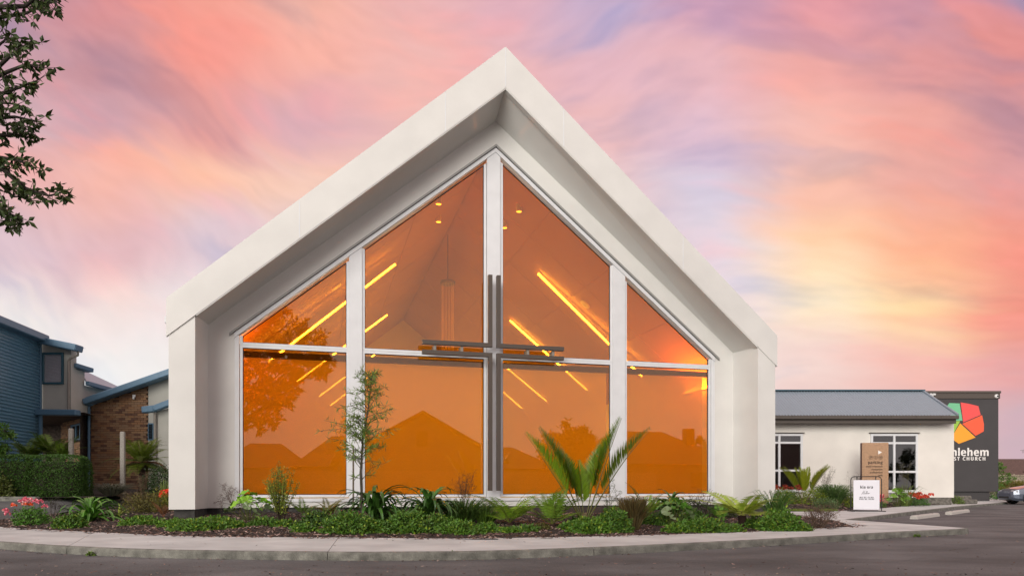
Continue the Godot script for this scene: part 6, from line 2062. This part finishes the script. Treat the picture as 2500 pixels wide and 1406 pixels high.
# ---------------------------------------------------------------- trees overhead and the street that the glass mirrors
func overhanging_tree() -> void:
	var p := Vector3(-9.2, 0, -7.4)
	var o := thing("overhanging_tree", "dark leafy tree whose branches hang into the upper left corner", "tree", p)
	var b := MB.new()
	b.tube(PackedVector3Array([Vector3(-0.2, -0.1, 0.2), Vector3(-0.15, 1.6, 0.15), Vector3(0.0, 3.4, 0)]), PackedFloat32Array([0.24, 0.19, 0.16]), 12)
	part("trunk", b, M.bark, o)
	var z := 8.6
	# branches: pixels along each, from outside the frame to its tip
	var rows := [[[-330, 330], [-150, 90], [-20, 45], [62, 32], [105, 12]], [[-330, 330], [-140, 20], [-30, 18], [60, 15], [85, -5], [140, 2]], [[-330, 330], [-150, 250], [-30, 185], [30, 130], [75, 100]], [[-330, 330], [-150, 260], [-20, 190], [55, 160], [105, 165]], [[-340, 520], [-150, 330], [-30, 240], [40, 215], [92, 195]], [[-340, 520], [-160, 360], [-30, 290], [35, 285], [88, 295]], [[-340, 520], [-150, 380], [-20, 330], [45, 330], [80, 318]], [[-340, 560], [-150, 420], [-30, 380], [40, 390], [85, 410]], [[-340, 560], [-150, 420], [-10, 400], [60, 460], [118, 478], [150, 470]], [[-340, 560], [-150, 440], [-20, 430], [30, 480], [60, 480]], [[-340, 560], [-160, 470], [-40, 480], [0, 510], [40, 530]], [[-340, 560], [-160, 480], [-40, 500], [10, 530], [30, 548]], [[-330, 330], [-160, 200], [-60, 150], [-5, 110], [20, 90]], [[-340, 520], [-160, 300], [-60, 260], [0, 250], [40, 255]]]
	var tips := []
	var lb := MB.new()
	for r in rows:
		var pts := PackedVector3Array([Vector3(0, 3.3, 0)]); var rad := PackedFloat32Array([0.09])
		var dz := rv(-0.5, 0.5)
		for i in r.size():
			pts.append(at(r[i][0], r[i][1], z + dz * i * 0.3) - p)
			rad.append(lerpf(0.05, 0.006, float(i) / (r.size() - 1)))
		lb.tube(pts, rad, 6, false)
		for i in range(1, pts.size() - 1):
			for k in 5:
				tips.append([pts[i].lerp(pts[i + 1], k / 5.0), (pts[i + 1] - pts[i]).normalized()])
		tips.append([pts[pts.size() - 1], (pts[pts.size() - 1] - pts[pts.size() - 2]).normalized()])
	var lf := MB.new()
	for t in tips:
		for k in 3:
			if rng.randf() < 0.28: continue
			var d: Vector3 = (t[1] * 0.5 + rdir() * 0.9).normalized()
			var e: Vector3 = t[0] + d * rv(0.03, 0.13)
			lb.tube(PackedVector3Array([t[0], e]), PackedFloat32Array([0.005, 0.0025]), 3, false)
			for m in 4:
				lf.col = vary(Color(0.02, 0.034, 0.012), 0.4)
				var ld: Vector3 = (d * 0.5 + rdir() + Vector3.DOWN * 0.3).normalized()
				lf.leaf(e, ld, rdir(), rv(0.07, 0.135), rv(0.034, 0.058), 0.2)
	part("limbs", lb, M.bark, o)
	part("crown", lf, M.foliage, o)

func mirror(px: float, py: float, z: float) -> Vector3:      # the place behind the camera that the glass shows at that pixel
	var v := at(px, py, z)
	var n := Vector3(0.25756, 0, 0.96626)
	var d := (v - Vector3(-0.1475, 0, -16.875)).dot(n) + 1.08
	return v - n * 2.0 * d

func gable_house(called: String, label: String, foot: Vector3, w: float, h: float, rise: float, deep: float, vent: bool) -> void:
	# its gable looks at the church
	var o := thing(called, label, "house", foot, 0.2605 + PI, "houses across the road mirrored in the glass")
	var b := MB.new()
	b.prism(PackedVector2Array([Vector2(-w / 2, 0), Vector2(w / 2, 0), Vector2(w / 2, h), Vector2(0, h + rise), Vector2(-w / 2, h)]), -deep, 0)
	part("wall", b, M.old_concrete, o)
	for s in [-1.0, 1.0]:
		b = MB.new()
		b.prism(PackedVector2Array([Vector2(0, h + rise + 0.05), Vector2(s * (w / 2 + 0.6), h - rise * 0.6 / (w / 2) + 0.05), Vector2(s * (w / 2 + 0.6), h - rise * 0.6 / (w / 2) + 0.25), Vector2(0, h + rise + 0.25)]), -deep - 0.3, 0.5)
		part("roof", b, M.brown_tiles, o)
	if vent:
		b = MB.new()
		b.box(Vector3(0, h + rise * 0.45, 0.03), Vector3(0.8, 1.1, 0.08), 0.02)
		part("gable_vent", b, M.dark_timber, o)
	for x in [-w * 0.28, w * 0.25]:
		b = MB.new()
		b.box(Vector3(x, 1.4, 0.02), Vector3(1.4, 1.1, 0.06), 0.02)
		part("window", b, M.car_glass, o)

func hip_house(label: String, foot: Vector3, w: float, h: float, rise: float, deep: float, chimney: bool) -> void:
	var o := thing("hip_roof_house", label, "house", foot, 0.2605 + PI, "houses across the road mirrored in the glass")
	var b := MB.new()
	b.box(Vector3(0, h / 2, -deep / 2), Vector3(w, h, deep))
	part("wall", b, M.old_concrete, o)
	b = MB.new()
	var x := w / 2 + 0.5
	var A := Vector3(-x, h - 0.1, 0.5); var B := Vector3(x, h - 0.1, 0.5); var C := Vector3(x, h - 0.1, -deep - 0.5); var D := Vector3(-x, h - 0.1, -deep - 0.5)
	var r0 := Vector3(-w * 0.18, h + rise, -deep / 2); var r1 := Vector3(w * 0.18, h + rise, -deep / 2)
	b.quad_out(A, B, r1, r0, Vector3(0, 1, 1)); b.quad_out(C, D, r0, r1, Vector3(0, 1, -1))
	b.tri_out(B, C, r1, Vector3(1, 1, 0)); b.tri_out(D, A, r0, Vector3(-1, 1, 0)); b.quad_out(A, B, C, D, Vector3.DOWN)
	part("roof", b, M.brown_tiles, o)
	if chimney:
		b = MB.new()
		b.box(Vector3(-w * 0.3, h + rise * 0.55, -deep * 0.3), Vector3(0.7, 2.6, 0.7), 0.03)
		part("chimney", b, M.mortar, o)
	for q in [-w * 0.25, w * 0.25]:
		b = MB.new()
		b.box(Vector3(q, 1.4, 0.02), Vector3(1.5, 1.1, 0.06), 0.02)
		part("window", b, M.car_glass, o)

func neighbours() -> void:
	var g := mirror(1030, 1190, 52)
	gable_house("gable_house", "gabled house mirrored in the pane left of the cross", Vector3(g.x, 0, g.z), 11.5, 2.9, 3.2, 9.0, true)
	g = mirror(1625, 1190, 52)
	hip_house("hipped house with a chimney mirrored in the far right pane", Vector3(g.x, 0, g.z), 11.0, 2.6, 2.6, 9.0, true)
	g = mirror(640, 1190, 58)
	hip_house("hipped house mirrored at the left end of the far left pane", Vector3(g.x, 0, g.z), 7.0, 2.5, 2.1, 8.0, false)
	g = mirror(860, 1190, 58)
	hip_house("hipped house mirrored behind the young tree", Vector3(g.x, 0, g.z), 8.5, 2.6, 2.6, 8.0, false)
	g = mirror(1240, 1190, 60)
	hip_house("low house mirrored just right of the cross", Vector3(g.x, 0, g.z), 8.0, 2.5, 1.9, 8.0, false)
	g = mirror(1400, 1190, 48)
	leafy_tree("round_tree", "broad round tree mirrored in the pane right of the cross", Vector3(g.x, 0, g.z), [[Vector3(0, 3.6, 0), 1.7], [Vector3(-1.5, 3.1, 0), 1.4], [Vector3(1.5, 3.1, 0.3), 1.4], [Vector3(0.7, 4.2, 0), 1.3], [Vector3(-0.8, 4.1, 0.2), 1.3]], 9000, 0.26, Color(0.03, 0.05, 0.014), 0.2, 2.0)
	g = mirror(540, 1190, 38)
	leafy_tree("street_tree", "big street tree mirrored in the far left panes", Vector3(g.x, 0, g.z), [[Vector3(2.2, 9.8, 0), 1.6], [Vector3(3.6, 9.3, 0.3), 1.5], [Vector3(4.6, 8.5, -0.3), 1.4], [Vector3(5.2, 7.6, 0), 1.0], [Vector3(3.5, 7.6, 0.2), 1.6], [Vector3(2.0, 7.8, 0.3), 1.8], [Vector3(1.9, 5.8, 0.0), 1.4], [Vector3(3.4, 6.1, 0.2), 1.0], [Vector3(1.5, 4.4, 0.1), 0.9], [Vector3(2.6, 4.6, 0.2), 0.6], [Vector3(0.2, 7.5, 0), 2.0]], 9000, 0.3, Color(0.025, 0.04, 0.012), 0.26, 3.4)
	var k := 0
	for q in [[22.5, 11.0, 4.6], [27.0, 12.5, 5.4], [31.5, 11.0, 4.8], [36.0, 13.0, 5.6], [40.5, 11.5, 5.0]]:
		var h: float = q[2]
		leafy_tree("shelter_tree", ["first shelter tree across the road mirrored in the left hall window", "second shelter tree mirrored between the two hall windows", "third shelter tree mirrored left in the right hall window", "fourth and tallest shelter tree mirrored in the right hall window", "fifth shelter tree mirrored at the far right hall window"][k], Vector3(q[0], 0, q[1]), [[Vector3(0, h * 0.62, 0), h * 0.3], [Vector3(-1.3, h * 0.45, 0.2), h * 0.3], [Vector3(1.3, h * 0.45, 0), h * 0.3], [Vector3(0.4, h * 0.85, 0), h * 0.2]], 2600, 0.3, Color(0.02, 0.03, 0.012), 0.16, 1.2, "shelter trees across the road")
		k += 1
	# the timber fence along the far side of the road
	var a := mirror(520, 1190, 43)
	var f := thing("paling_fence", "brown paling fence across the road mirrored low in the panes", "fence", Vector3(a.x, 0, a.z), 0.2605 + PI)
	for i in 15:
		var b := MB.new()
		for y in [0.35, 1.6]:
			b = MB.new()
			b.box(Vector3(6.0 - i * 2.4, y, -0.03), Vector3(2.38, 0.09, 0.04))
			part("rail", b, M.fence_timber, f)
		for j in 12:
			b = MB.new()
			b.box(Vector3(4.9 - i * 2.4 + j * 0.2, 0.95, rv(-0.006, 0.006)), Vector3(0.19, 1.9 + rv(-0.02, 0.02), 0.022))
			part("paling", b, M.fence_timber, f)
